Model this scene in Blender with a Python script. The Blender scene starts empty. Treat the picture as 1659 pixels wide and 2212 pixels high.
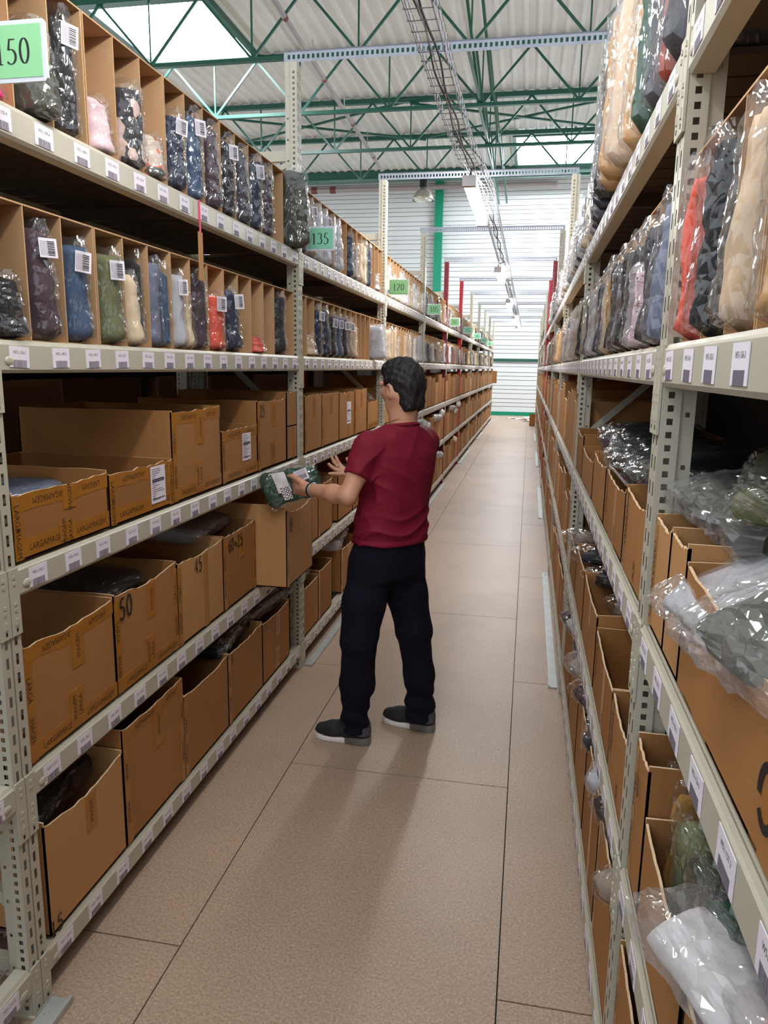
import bpy, bmesh, math, random
import numpy as np
from mathutils import Vector, Matrix, noise
PI = math.pi
S = bpy.context.scene
COL = S.collection
RND = random.Random(7)

def lin(r, g, b):
    f = lambda c: (c/255/12.92) if c/255 <= .04045 else ((c/255+.055)/1.055)**2.4
    return (f(r), f(g), f(b), 1)

# ------------------------------------------------------------------ camera
FPX, YAW, PITCH, ROLL, H = 1606.757, .1874, -.1931, .0154, 1.7214
cam = bpy.data.cameras.new('camera'); camo = bpy.data.objects.new('camera', cam); COL.objects.link(camo)
fw = Vector((-math.sin(YAW)*math.cos(PITCH), math.cos(YAW)*math.cos(PITCH), math.sin(PITCH)))
rt = Vector((math.cos(YAW), math.sin(YAW), 0)); up = rt.cross(fw)
r2 = rt*math.cos(ROLL)+up*math.sin(ROLL); u2 = -rt*math.sin(ROLL)+up*math.cos(ROLL)
camo.matrix_world = Matrix(((r2.x, u2.x, -fw.x, 0), (r2.y, u2.y, -fw.y, 0), (r2.z, u2.z, -fw.z, H), (0, 0, 0, 1)))
cam.sensor_fit = 'VERTICAL'; cam.sensor_height = 24; cam.lens = FPX*24/2212; cam.clip_start = .02; cam.clip_end = 200
S.camera = camo

# ------------------------------------------------------------------ world, exposure
W = bpy.data.worlds.new('world'); S.world = W; W.use_nodes = True
W.node_tree.nodes['Background'].inputs[0].default_value = (.86, .93, 1, 1)
W.node_tree.nodes['Background'].inputs[1].default_value = WORLD = 1.0
LAMP_E, SKY_E = 48.0, 24.0
S.view_settings.view_transform = 'Standard'; S.view_settings.look = 'None'
S.view_settings.exposure = .76; S.view_settings.gamma = 1
S.view_settings.use_curve_mapping = False
S.cycles.use_denoising = True
S.cycles.max_bounces = 6; S.cycles.diffuse_bounces = 4; S.cycles.glossy_bounces = 3
S.cycles.transparent_max_bounces = 12; S.cycles.sample_clamp_indirect = 6
S.cycles.caustics_reflective = False; S.cycles.caustics_refractive = False

# ------------------------------------------------------------------ materials
def mat(name, col, rough=.5, metal=0, bump=0, bscale=40, var=0, vscale=6, spec=.5, stretch=(1, 1, 1)):
    m = bpy.data.materials.new(name); m.use_nodes = True
    nt = m.node_tree; b = nt.nodes['Principled BSDF']
    b.inputs['Base Color'].default_value = col; b.inputs['Roughness'].default_value = rough
    b.inputs['Metallic'].default_value = metal; b.inputs['Specular IOR Level'].default_value = spec
    if bump or var:
        tc = nt.nodes.new('ShaderNodeTexCoord'); mp = nt.nodes.new('ShaderNodeMapping')
        mp.inputs['Scale'].default_value = stretch; nt.links.new(tc.outputs['Object'], mp.inputs['Vector'])
    if bump:
        n = nt.nodes.new('ShaderNodeTexNoise'); n.inputs['Scale'].default_value = bscale; n.inputs['Detail'].default_value = 4
        nt.links.new(mp.outputs[0], n.inputs['Vector'])
        bp = nt.nodes.new('ShaderNodeBump'); bp.inputs['Strength'].default_value = bump; bp.inputs['Distance'].default_value = .01
        nt.links.new(n.outputs['Fac'], bp.inputs['Height']); nt.links.new(bp.outputs[0], b.inputs['Normal'])
    if var:
        n = nt.nodes.new('ShaderNodeTexNoise'); n.inputs['Scale'].default_value = vscale; n.inputs['Detail'].default_value = 5
        nt.links.new(mp.outputs[0], n.inputs['Vector'])
        r = nt.nodes.new('ShaderNodeMapRange'); r.inputs[1].default_value = .3; r.inputs[2].default_value = .7
        r.inputs[3].default_value = 1-var; r.inputs[4].default_value = 1+var
        nt.links.new(n.outputs['Fac'], r.inputs[0])
        h = nt.nodes.new('ShaderNodeHueSaturation'); h.inputs['Color'].default_value = col
        nt.links.new(r.outputs[0], h.inputs['Value']); nt.links.new(h.outputs[0], b.inputs['Base Color'])
    return m

def emis(name, col, st):
    m = bpy.data.materials.new(name); m.use_nodes = True
    b = m.node_tree.nodes['Principled BSDF']; b.inputs['Base Color'].default_value = col
    b.inputs['Emission Color'].default_value = col; b.inputs['Emission Strength'].default_value = st
    return m

def film(name, haze=.035, bump=.4, scale=24, tint=(1, 1, 1, 1)):
    m = bpy.data.materials.new(name); m.use_nodes = True; nt = m.node_tree
    for n in list(nt.nodes): nt.nodes.remove(n)
    N = nt.nodes.new; L = nt.links.new
    out = N('ShaderNodeOutputMaterial'); tr = N('ShaderNodeBsdfTransparent'); tr.inputs[0].default_value = tint
    gl = N('ShaderNodeBsdfGlossy'); gl.inputs['Roughness'].default_value = .07
    df = N('ShaderNodeBsdfTranslucent'); df.inputs[0].default_value = (.9, .9, .92, 1)
    d2 = N('ShaderNodeBsdfDiffuse'); d2.inputs[0].default_value = (.85, .85, .88, 1)
    tc = N('ShaderNodeTexCoord')
    n0 = N('ShaderNodeTexNoise'); n0.inputs['Scale'].default_value = scale*.35; n0.inputs['Detail'].default_value = 2
    n0.inputs['Distortion'].default_value = 2.5
    n1 = N('ShaderNodeTexVoronoi'); n1.feature = 'DISTANCE_TO_EDGE'; n1.inputs['Scale'].default_value = scale*.6
    ad = N('ShaderNodeVectorMath'); ad.operation = 'MULTIPLY_ADD'; ad.inputs[1].default_value = (.12, .12, .12)
    mp_ = N('ShaderNodeMapping'); mp_.inputs['Scale'].default_value = (1, 1, .45); mp_.inputs['Rotation'].default_value = (.5, .4, 0); L(tc.outputs['Object'], mp_.inputs['Vector'])
    L(mp_.outputs[0], n0.inputs['Vector']); L(n0.outputs['Color'], ad.inputs[0]); L(mp_.outputs[0], ad.inputs[2])
    L(ad.outputs[0], n1.inputs['Vector'])
    mx = N('ShaderNodeMath'); mx.operation = 'ADD'; L(n0.outputs['Fac'], mx.inputs[0]); L(n1.outputs['Distance'], mx.inputs[1])
    bp = N('ShaderNodeBump'); bp.inputs['Strength'].default_value = bump; bp.inputs['Distance'].default_value = .02
    L(mx.outputs[0], bp.inputs['Height'])
    L(bp.outputs[0], gl.inputs['Normal'])
    lw = N('ShaderNodeLayerWeight'); lw.inputs['Blend'].default_value = .2; L(bp.outputs[0], lw.inputs['Normal'])
    mr = N('ShaderNodeMapRange'); mr.inputs[3].default_value = .05; mr.inputs[4].default_value = .6
    L(lw.outputs['Facing'], mr.inputs[0])
    m0 = N('ShaderNodeMixShader'); m0.inputs[0].default_value = .5; L(df.outputs[0], m0.inputs[1]); L(d2.outputs[0], m0.inputs[2])
    m1 = N('ShaderNodeMixShader'); m1.inputs[0].default_value = haze; L(tr.outputs[0], m1.inputs[1]); L(m0.outputs[0], m1.inputs[2])
    m2 = N('ShaderNodeMixShader'); L(mr.outputs[0], m2.inputs[0]); L(m1.outputs[0], m2.inputs[1]); L(gl.outputs[0], m2.inputs[2])
    L(m2.outputs[0], out.inputs['Surface'])
    return m

M = {}
M['paint'] = mat('beige_rack_paint', lin(188, 183, 166), .42, var=.05, vscale=3)
M['paintdk'] = mat('grey_green_rack_paint', lin(176, 176, 162), .45)
M['darkred'] = mat('dark_red_rack_paint', lin(120, 18, 30), .4)
M['red'] = mat('bright_red_rack_paint', lin(205, 30, 45), .4)
M['galv'] = mat('galvanised_steel', lin(150, 152, 160), .42, .6, var=.1, vscale=14)
M['plate'] = mat('floor_plate_steel', lin(186, 190, 188), .4, .35, var=.1, vscale=9)
M['card'] = mat('brown_cardboard', lin(164, 115, 68), .75, bump=.12, bscale=60, var=.07, vscale=5, spec=.2, stretch=(1, 1, .1))
M['card2'] = mat('pale_cardboard', lin(186, 138, 90), .75, bump=.1, bscale=60, var=.05, vscale=5, spec=.2, stretch=(1, 1, .1))
M['card3'] = mat('kraft_cardboard', lin(152, 104, 58), .75, bump=.12, bscale=60, var=.09, vscale=4, spec=.2, stretch=(1, 1, .1))
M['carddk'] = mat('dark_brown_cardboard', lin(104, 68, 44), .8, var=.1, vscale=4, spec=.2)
M['cardedge'] = mat('torn_cardboard_edge', lin(226, 196, 160), .9, bump=.5, bscale=150)
M['slot'] = mat('pigeonhole_cardboard', lin(196, 158, 118), .8, var=.05, vscale=3, spec=.2)
M['tape'] = mat('brown_parcel_tape', lin(164, 106, 36), .28, var=.1, vscale=20)
M['ink'] = mat('black_ink', lin(22, 18, 18), .6)
M['inkbr'] = mat('dark_brown_ink', lin(52, 32, 18), .6)
M['white'] = mat('white_label_paper', lin(236, 230, 240), .6)
M['grey'] = mat('barcode_grey', lin(120, 112, 126), .6)
M['signgreen'] = mat('light_green_sign', lin(150, 218, 158), .5)
M['signgreen2'] = mat('mid_green_sign', lin(140, 214, 178), .5)
M['signdark'] = mat('dull_green_sign', lin(112, 158, 108), .5)
M['signrim'] = mat('sign_holder_plastic', lin(226, 228, 240), .3)
M['black'] = mat('black_hole', lin(10, 9, 8), .8)
M['green'] = mat('dark_green_steel', lin(10, 78, 62), .35, spec=.6)
M['column'] = mat('column_green_paint', lin(0, 132, 100), .4)
M['dark'] = mat('shade_darkened_deck', lin(70, 54, 42), .75, var=.15, vscale=5)  # brown slats darkened so their colour carries the deep shelf shade
M['deck'] = mat('cream_roof_sheet', lin(208, 208, 204), .5, var=.03, vscale=2)
M['wall'] = mat('white_wall_cladding', lin(214, 216, 216), .45, spec=.4)
M['blockerdk'] = mat('grey_light_blocker', lin(70, 66, 62), .8)  # for the sheets added to block light behind the racks
M['pipe'] = mat('grey_pipe', lin(158, 150, 150), .4, .3)
M['groove'] = mat('cladding_shadow_groove', lin(120, 124, 130), .6)
M['pipered'] = mat('red_pipe_coupling', lin(110, 50, 48), .5)
M['wire'] = mat('zinc_wire', lin(178, 178, 184), .3, .8)
M['cable'] = mat('dark_cable', lin(60, 58, 62), .5)
M['lamp'] = emis('led_diffuser', (1, .985, .96, 1), LAMP_E)
M['lampdim'] = emis('dimmed_led_diffuser', (1, .97, .93, 1), LAMP_E*.5)  # emission turned down so the near end is not overlit
M['lampend'] = mat('lamp_end_cap', lin(206, 198, 198), .5)
M['sky'] = emis('skylight_sheet', (.84, .93, 1, 1), SKY_E)
M['bell'] = mat('aluminium_reflector', lin(176, 172, 160), .3, .7)
M['glassy'] = mat('lamp_glass', lin(226, 224, 214), .08, .5)
M['film'] = film('clear_plastic_film'); M['film2'] = film('milky_plastic_film', .2, .55, 16)
M['skin'] = mat('skin', lin(206, 152, 122), .5, bump=.05, bscale=120, var=.05, vscale=12)
M['hair'] = mat('black_brown_hair', lin(26, 22, 22), .6, bump=.6, bscale=90, stretch=(1, 1, .35))
M['shirt'] = mat('burgundy_jersey', lin(122, 16, 42), .75, bump=.06, bscale=300, spec=.3)
M['trousers'] = mat('navy_black_cloth', lin(14, 14, 28), .9, bump=.08, bscale=200, spec=.2)
M['shoe'] = mat('black_mesh_shoe', lin(30, 30, 32), .7, bump=.3, bscale=400)
M['shoegrey'] = mat('grey_shoe_heel', lin(76, 76, 86), .7)
M['sole'] = mat('white_rubber_sole', lin(232, 228, 226), .45)
M['solegrey'] = mat('clear_grey_heel_sole', lin(120, 118, 116), .15, .2)
M['rimmetal'] = mat('thin_metal_frame', lin(120, 108, 96), .3, .8)
M['gold'] = mat('gold_chain', lin(200, 160, 80), .3, .9)
M['eye'] = mat('eye', lin(60, 40, 30), .2)
M['pinktag'] = mat('pink_ribbon', lin(240, 60, 110), .6)

def cloth(name, r, g, b, var=.12):
    return mat(name, lin(r, g, b), .85, bump=.22, bscale=16, var=var, vscale=12, spec=.2)
CL = {'black': cloth('black_cloth', 30, 29, 32), 'plum': cloth('plum_cloth', 72, 54, 64), 'denim blue': cloth('denim_blue_cloth', 62, 84, 114),
      'olive green': cloth('olive_cloth', 108, 112, 78), 'navy': cloth('navy_cloth', 38, 44, 68), 'cream': cloth('cream_cloth', 224, 202, 168),
      'silver grey': cloth('silver_cloth', 186, 186, 192), 'coral': cloth('coral_cloth', 226, 92, 70), 'beige': cloth('beige_cloth', 214, 186, 154),
      'pale pink': cloth('pink_cloth', 228, 196, 202), 'hot pink': cloth('hot_pink_cloth', 232, 36, 110), 'dark olive': cloth('dark_olive_cloth', 66, 68, 54),
      'taupe': cloth('taupe_cloth', 152, 136, 122), 'white': cloth('white_cloth', 228, 224, 226), 'charcoal': cloth('charcoal_cloth', 62, 60, 68),
      'dark green': cloth('dark_green_cloth', 34, 72, 52), 'camel': cloth('camel_cloth', 206, 162, 110), 'mustard': cloth('mustard_cloth', 190, 140, 66),
      'rust red': cloth('rust_cloth', 150, 60, 44), 'slate blue': cloth('slate_cloth', 112, 118, 140)}
def spotted(name, base, spots, scale, th=.55):
    m = mat(name, base, .85, bump=.3, bscale=35); nt = m.node_tree; b = nt.nodes['Principled BSDF']
    tc = nt.nodes.new('ShaderNodeTexCoord'); v = nt.nodes.new('ShaderNodeTexNoise'); v.inputs['Scale'].default_value = scale
    v.inputs['Detail'].default_value = 1.5; nt.links.new(tc.outputs['Object'], v.inputs['Vector'])
    cr = nt.nodes.new('ShaderNodeValToRGB'); cr.color_ramp.interpolation = 'CONSTANT'; e = cr.color_ramp.elements
    e[0].position = 0; e[0].color = base; e[1].position = th; e[1].color = spots[0]
    for i, c in enumerate(spots[1:]): x = e.new(th+.05*(i+1)); x.color = c
    nt.links.new(v.outputs['Fac'], cr.inputs[0]); nt.links.new(cr.outputs[0], b.inputs['Base Color'])
    return m
CL['floral black'] = spotted('floral_black_cloth', lin(40, 36, 42), [lin(206, 178, 160), lin(220, 190, 186)], 16, .56)
CL['floral coral'] = spotted('floral_coral_cloth', lin(214, 196, 182), [lin(232, 112, 84), lin(70, 70, 62)], 20, .53)
CL['printed pink'] = spotted('printed_pink_cloth', lin(228, 190, 200), [lin(110, 70, 84), lin(228, 190, 200)], 45, .56)
def checked(name):
    m = mat(name, lin(230, 226, 232), .85); nt = m.node_tree; b = nt.nodes['Principled BSDF']
    tc = nt.nodes.new('ShaderNodeTexCoord'); c = nt.nodes.new('ShaderNodeTexChecker'); c.inputs['Scale'].default_value = 140
    c.inputs[1].default_value = lin(226, 222, 228); c.inputs[2].default_value = lin(84, 60, 60)
    nt.links.new(tc.outputs['Object'], c.inputs['Vector']); nt.links.new(c.outputs[0], b.inputs['Base Color'])
    return m
M['check'] = checked('checked_cloth')

def floor_mat():
    m = mat('chipboard_floor', lin(178, 146, 122), .42, bump=.05, bscale=90); nt = m.node_tree; b = nt.nodes['Principled BSDF']
    N = nt.nodes.new; L = nt.links.new
    tc = N('ShaderNodeTexCoord')
    a = N('ShaderNodeTexNoise'); a.inputs['Scale'].default_value = 130; a.inputs['Detail'].default_value = 3
    c = N('ShaderNodeTexNoise'); c.inputs['Scale'].default_value = 1.6; c.inputs['Detail'].default_value = 6
    d = N('ShaderNodeTexVoronoi'); d.inputs['Scale'].default_value = 26
    for n in (a, c, d): L(tc.outputs['Object'], n.inputs['Vector'])
    r = N('ShaderNodeValToRGB'); e = r.color_ramp.elements
    e[0].position = .3; e[0].color = lin(158, 132, 112); e[1].position = .72; e[1].color = lin(196, 172, 150)
    L(a.outputs['Fac'], r.inputs[0])
    r2_ = N('ShaderNodeValToRGB'); q = r2_.color_ramp.elements
    q[0].position = .3; q[0].color = (.86, .86, .87, 1); q[1].position = .7; q[1].color = (1.04, 1.03, 1.02, 1)
    L(c.outputs['Fac'], r2_.inputs[0])
    mm = N('ShaderNodeMix'); mm.data_type = 'RGBA'; mm.blend_type = 'MULTIPLY'; mm.inputs[0].default_value = 1
    L(r.outputs[0], mm.inputs[6]); L(r2_.outputs[0], mm.inputs[7])
    sp = N('ShaderNodeMath'); sp.operation = 'LESS_THAN'; sp.inputs[1].default_value = .05; L(d.outputs['Distance'], sp.inputs[0])
    m2 = N('ShaderNodeMix'); m2.data_type = 'RGBA'; m2.inputs[7].default_value = lin(226, 206, 186)
    L(sp.outputs[0], m2.inputs[0]); L(mm.outputs[2], m2.inputs[6])
    L(m2.outputs[2], b.inputs['Base Color'])
    return m
M['floor'] = floor_mat()

# ------------------------------------------------------------------ mesh helper
class MB:
    def __init__(s): s.v = []; s.f = []; s.m = []
    def add(s, vs, fs, m=0):
        o = len(s.v); s.v += [tuple(v) for v in vs]
        for f in fs: s.f.append([o+i for i in f]); s.m.append(m)
        return s
    def box(s, x0, x1, y0, y1, z0, z1, m=0):
        v = [(x, y, z) for x in (x0, x1) for y in (y0, y1) for z in (z0, z1)]
        return s.add(v, [(0, 1, 3, 2), (4, 6, 7, 5), (0, 4, 5, 1), (2, 3, 7, 6), (0, 2, 6, 4), (1, 5, 7, 3)], m)
    def quad(s, a, b, c, d, m=0): return s.add([a, b, c, d], [(0, 1, 2, 3)], m)
    def bar(s, p, q, w, h, m=0, upv=(0, 0, 1)):
        p, q = Vector(p), Vector(q); d = (q-p).normalized(); u = d.cross(Vector(upv))
        if u.length < 1e-4: u = d.cross(Vector((1, 0, 0)))
        u.normalize(); n = u.cross(d); v = []
        for c in (p, q):
            for a, b in ((-1, -1), (1, -1), (1, 1), (-1, 1)): v.append(c+u*a*w/2+n*b*h/2)
        return s.add(v, [(0, 1, 2, 3), (7, 6, 5, 4), (0, 4, 5, 1), (1, 5, 6, 2), (2, 6, 7, 3), (3, 7, 4, 0)], m)
    def tube(s, pts, r, n=6, m=0, cap=True):
        pts = [Vector(p) for p in pts]; rings = []; prev = None
        for i, p in enumerate(pts):
            d = (pts[min(i+1, len(pts)-1)]-pts[max(i-1, 0)]).normalized()
            u = prev if prev is not None and abs(prev.dot(d)) < .95 else (Vector((0, 0, 1)) if abs(d.z) < .9 else Vector((1, 0, 0)))
            u = (u-d*u.dot(d)).normalized(); prev = u; w = d.cross(u)
            rr = r[i] if isinstance(r, (list, tuple)) else r
            rings.append([p+(u*math.cos(2*PI*k/n)+w*math.sin(2*PI*k/n))*rr for k in range(n)])
        return s.loft(rings, m, cap)
    def loft(s, rings, m=0, cap=True):
        n = len(rings[0]); v = [p for r in rings for p in r]; f = []
        for i in range(len(rings)-1):
            for k in range(n):
                f.append((i*n+k, i*n+(k+1) % n, (i+1)*n+(k+1) % n, (i+1)*n+k))
        if cap: f.append(tuple(range(n-1, -1, -1))); f.append(tuple((len(rings)-1)*n+k for k in range(n)))
        return s.add(v, f, m)
    def perf(s, o, u, w, W_, L_, holes, m=0):
        """perforated plate: o corner, u across, w along; holes = [(across centre, width, [(start, end), ...])]"""
        o, u, w = Vector(o), Vector(u), Vector(w)
        q = lambda a, b, c, d: s.quad(o+u*a+w*c, o+u*b+w*c, o+u*b+w*d, o+u*a+w*d, m)
        x = 0
        for c, hw, sp in holes:
            q(x, c-hw/2, 0, L_); y = 0
            for a, b in sp: q(c-hw/2, c+hw/2, y, a); y = b
            q(c-hw/2, c+hw/2, y, L_); x = c+hw/2
        q(x, W_, 0, L_); return s
    def ribbon(s, pts, wf, to3, m=0):
        """flat stroke: pts 2D, wf(direction)->width, to3(x,y)->3D"""
        P_ = [Vector((p[0], p[1])) for p in pts]; a = []; b = []
        for i, p in enumerate(P_):
            d = (P_[min(i+1, len(P_)-1)]-P_[max(i-1, 0)]).normalized(); n = Vector((-d.y, d.x)); w = wf(d)
            a.append(p+n*w/2); b.append(p-n*w/2)
        v = [to3(*p) for p in a]+[to3(*p) for p in b]; k = len(a)
        return s.add(v, [(i, i+1, k+i+1, k+i) for i in range(k-1)], m)
    def mesh(s, name, mats, smooth=False):
        me = bpy.data.meshes.new(name); me.from_pydata([tuple(v) for v in s.v], [], s.f)
        for mm in (mats if isinstance(mats, (list, tuple)) else [mats]): me.materials.append(M[mm] if isinstance(mm, str) else mm)
        me.polygons.foreach_set('material_index', s.m)
        if smooth: me.polygons.foreach_set('use_smooth', [True]*len(me.polygons))
        me.update(); return me
    def obj(s, name, mats, parent=None, smooth=False):
        return link(name, s.mesh(name, mats, smooth), parent)

def link(name, data, parent=None, loc=None, rot=None):
    o = bpy.data.objects.new(name, data); COL.objects.link(o)
    if parent: o.parent = parent
    if loc: o.location = loc
    if rot: o.rotation_euler = rot
    return o
LABELS = set()
def tag(o, label, cat, group=None):
    o['label'] = label; o['category'] = cat
    if group: o['group'] = group
    LABELS.add(label); return o
def thing(name, label, cat, loc=(0, 0, 0), rz=0, group=None):
    return tag(link(name, None, None, loc, (0, 0, rz)), label, cat, group)
def struct(o): o['kind'] = 'structure'; return o

_tc = {}
def text2d(t):
    if t not in _tc:
        c = bpy.data.curves.new('t', 'FONT'); c.body = t; c.size = 1; c.resolution_u = 2
        o = bpy.data.objects.new('t', c); me = o.to_mesh()
        vs = [(v.co.x, v.co.y) for v in me.vertices]; fs = [tuple(p.vertices) for p in me.polygons]
        o.to_mesh_clear(); bpy.data.objects.remove(o); bpy.data.curves.remove(c); _tc[t] = (vs, fs)
    return _tc[t]
def add_text(mb, t, o, u, w, size, m=0, center=True, stretch=1):
    """size = cap height in metres"""
    vs, fs = text2d(t); o, u, w = Vector(o), Vector(u), Vector(w); k = size/.72
    wd = max(v[0] for v in vs) if vs else 0; off = wd/2 if center else 0
    mb.add([o+u*((x-off)*k*stretch)+w*((y-.36)*k) for x, y in vs], fs, m); return wd*k*stretch

# stroke digits in a serif manner (thick verticals, thin horizontals), unit height
def arc(cx, cy, rx, ry, a0, a1, n=18): return [(cx+rx*math.cos(math.radians(a0+(a1-a0)*i/n)), cy+ry*math.sin(math.radians(a0+(a1-a0)*i/n))) for i in range(n+1)]
DIG = {'0': [arc(.25, .5, .19, .47, 0, 360, 32)], '1': [[(.12, .84), (.26, .95), (.26, .03)], [(.13, .02), (.40, .02)]],
       '2': [arc(.24, .74, .18, .22, 170, -35)+[(.07, .05)], [(.07, .04), (.44, .04)]],
       '3': [arc(.22, .75, .16, .2, 150, -80), arc(.2, .29, .21, .27, 85, -140)],
       '4': [[(.32, .02), (.32, .95), (.04, .3), (.46, .3)]],
       '5': [[(.42, .95), (.16, .95), (.1, .55)], arc(.2, .3, .22, .28, 110, -140)],
       '6': [[(.42, .95), (.22, .8), (.09, .5)]+arc(.25, .28, .17, .26, 150, 510)],
       '7': [[(.06, .86), (.07, .95), (.44, .95), (.18, .0)]],
       '9': [arc(.25, .7, .17, .26, -30, 330)+[(.4, .4), (.25, .1), (.08, .02)]], '+': [[(.05, .4), (.45, .4)], [(.25, .2), (.25, .6)]],
       '8': [arc(.25, .74, .15, .21, -90, 270), arc(.25, .27, .19, .26, 90, 450)]}
def digits(mb, t, o, u, w, hgt, m, serif=True, pitch=.52):
    o, u, w = Vector(o), Vector(u), Vector(w); x0 = -len(t)*pitch/2
    for i, ch in enumerate(t):
        for st in DIG[ch]:
            wf = (lambda d: .035+.075*abs(d.y)**1.5) if serif else (lambda d: .12)
            mb.ribbon(st, wf, lambda x, y: o+u*((x0+i*pitch+x)*hgt)+w*((y-.5)*hgt), m)

# ================================================================== the setting
A, B, Y0, P = -1.2094, .2428, 1.5245, 2.4
Z = [.1461, .6792, 1.2225, 1.7665, 2.3009]; ZT = 3.2529
WALLY = 28.3
# floor: chipboard panels with narrow open joints over a dark underlay
mb = MB()
xs = [(-14, -10.2), (-10.195, -6.5), (-6.495, -2.8), (-2.795, -.947), (-.943, -.004), (0, 1.85), (1.855, 8)]
for i, (x0, x1) in enumerate(xs):
    y = -4.7+(1.09 if i % 2 == 0 else 0)
    if x0 == -.943: y = 2.885-2.18*4
    elif x0 in (-2.795, 0): y = 1.803-2.18*3
    while y < WALLY+.5:
        y2 = min(y+2.18, WALLY+.6); mb.box(x0, x1, y, y2-.005, -.02, 0); y += 2.18
mb.box(-14, 8, -7, WALLY+.6, -.06, -.012, 1)
struct(mb.obj('floor', ['floor', 'black']))
# far wall: horizontal cladding boards with shadow grooves
mb = MB(); z = .14; mb.box(-14, 8, WALLY+.03, WALLY+.1, 0, 8.6, 1); k = 0
while z < 8.5:
    h = .142 if k % 3 else .2
    mb.box(-14, 8, WALLY, WALLY+.03, z, z+h-.018); z += h; k += 1
struct(mb.obj('wall_far', ['wall', 'groove']))
struct(MB().box(-14, 8, WALLY-.03, WALLY-.001, 0, .14).obj('baseboard_far', 'column'))
struct(MB().box(-14, 8, WALLY-.05, WALLY-.001, 1.97, 2.06).obj('trim_1', 'green'))
struct(MB().box(-3.64, -3.36, WALLY-.22, WALLY-.001, 0, 8.3).obj('wall_column', 'column'))
struct(MB().box(-2.72, -2.66, -4, 26, 0, 2.2).obj('light_blocker_left', 'blockerdk'))  # added sheet behind the back row, keeps side light out of the shelves
struct(MB().box(1.0, 1.06, -4, 26, 0, 3.1).obj('light_blocker_right', 'blockerdk'))  # unseen sheet added behind the right rack to keep its inside dark
# roof sheet with trapezoidal ribs running along the aisle
mb = MB(); x = -14; pts = []
while x < 8:
    pts += [(x, 8.37), (x+.05, 8.33), (x+.085, 8.33), (x+.135, 8.37)]; x += .27
for (xa, za), (xb, zb) in zip(pts, pts[1:]): mb.quad((xa, 2, za), (xb, 2, zb), (xb, WALLY+.5, zb), (xa, WALLY+.5, za))
struct(mb.obj('ceiling', 'deck'))
for i, (x0, x1, y0, y1) in enumerate([(-8.5, -6.2, 14.2, 16.75), (-.72, 1.9, 23.3, 26.3)]):
    w = struct(MB().box(x0, x1, y0, y1, 8.29, 8.31).obj('window_%d' % (i+1), 'sky'))
    f = MB()
    for a, b, c, d in ((x0-.1, x0, y0-.1, y1+.1), (x1, x1+.1, y0-.1, y1+.1), (x0, x1, y0-.1, y0), (x0, x1, y1, y1+.1)): f.box(a, b, c, d, 8.22, 8.34)
    f.obj('window_frame', 'green', w)
# lattice roof trusses
top_m = MB().box(-12.2, 4.8, -.06, .06, 8.2, 8.31).mesh('top_chord', 'green')
bm_ = MB().box(-12.2, 4.8, -.045, -.008, 7.08, 7.15).box(-12.2, 4.8, .008, .045, 7.08, 7.15).mesh('bottom_chord', 'green')
pat = [('diagonal_brace', MB().bar((0, 0, 7.13), (.985, 0, 8.22), .035, .045).mesh('diagonal_brace', 'green')),
       ('diagonal_brace', MB().bar((0, 0, 7.13), (-.985, 0, 8.22), .035, .045).mesh('diagonal_brace', 'green')),
       ('upright_brace', MB().bar((0, 0, 7.13), (0, 0, 8.22), .03, .03).mesh('upright_brace', 'green'))]
TY = [14.02, 16.95, 19.9, 22.95]
for i, y in enumerate(TY):
    t = thing('roof_truss', 'dark green lattice roof truss, %s one from the far wall' % ['fourth', 'third', 'second', 'first'][i], 'truss', (0, y, 0), 0, 'lattice roof trusses')
    link('top_chord', top_m, t); link('bottom_chord', bm_, t)
    for n in range(-2, 7):
        for nm, me in pat: link(nm, me, t, (.70-1.97*n, 0, 0))
tag(MB().box(-14, 8, 26.85, 27.05, 8.12, 8.33).box(-14, 8, 26.88, 27.02, 7.98, 8.12).obj('roof_beam', 'green'), 'plain dark green roof beam above the far wall', 'beam')
g = thing('roof_cross_brace', 'dark green X bracing rods below the roof between two trusses', 'brace', (0, 0, 8.17))
for a in (-9.2, -3.27, 2.64):
    MB().bar((a, 19.9, 0), (a+5.91, 22.95, 0), .06, .05).obj('diagonal_brace', 'green', g)
    MB().bar((a, 22.95, .06), (a+5.91, 19.9, .06), .06, .05).obj('diagonal_brace', 'green', g)
    MB().box(a-.2, a+.2, 19.75, 20.05, .05, .07).obj('gusset_plate', 'green', g)
g = thing('truss_tie', 'green tie rods linking the roof trusses above the aisle', 'brace')
for y0, y1 in zip(TY, TY[1:]+[26.9]):
    MB().bar((-1.35, y0, 7.18), (-1.3, y1, 7.18), .05, .05).obj('tie_rod', 'green', g)
    MB().bar((-1.15, y0, 8.2), (-1.05, y1, 7.2), .05, .05).obj('tie_rod', 'green', g)
    MB().bar((-1.42, y0, 8.2), (-1.32, y1, 7.2), .05, .05).obj('tie_rod', 'green', g)
p = thing('sprinkler_pipe', 'grey pipe running lengthways under the roof on the left', 'pipe')
MB().tube([(-4.35, 11, 7.55), (-4.7, 23.6, 7.55)], .05, 8).obj('pipe_run', 'pipe', p)
for y in (13.5, 16.3, 19.2, 22.1):
    x = -4.35-.35*(y-11)/12.6; MB().tube([(x, y-.05, 7.55), (x, y+.05, 7.55)], .056, 8).obj('coupling', 'pipered', p)
    MB().tube([(x+.02, y-.9, 7.58), (x+.02, y-.9, 7.95)], .012, 5).obj('sprinkler_head', 'pipe', p)
p = thing('wall_pipe', 'grey horizontal pipe along the far wall above the bell lamp', 'pipe')
MB().tube([(-13, WALLY-.25, 8.02), (.6, WALLY-.25, 8.02)], .09, 8).obj('pipe_run', 'pipe', p)
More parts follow.
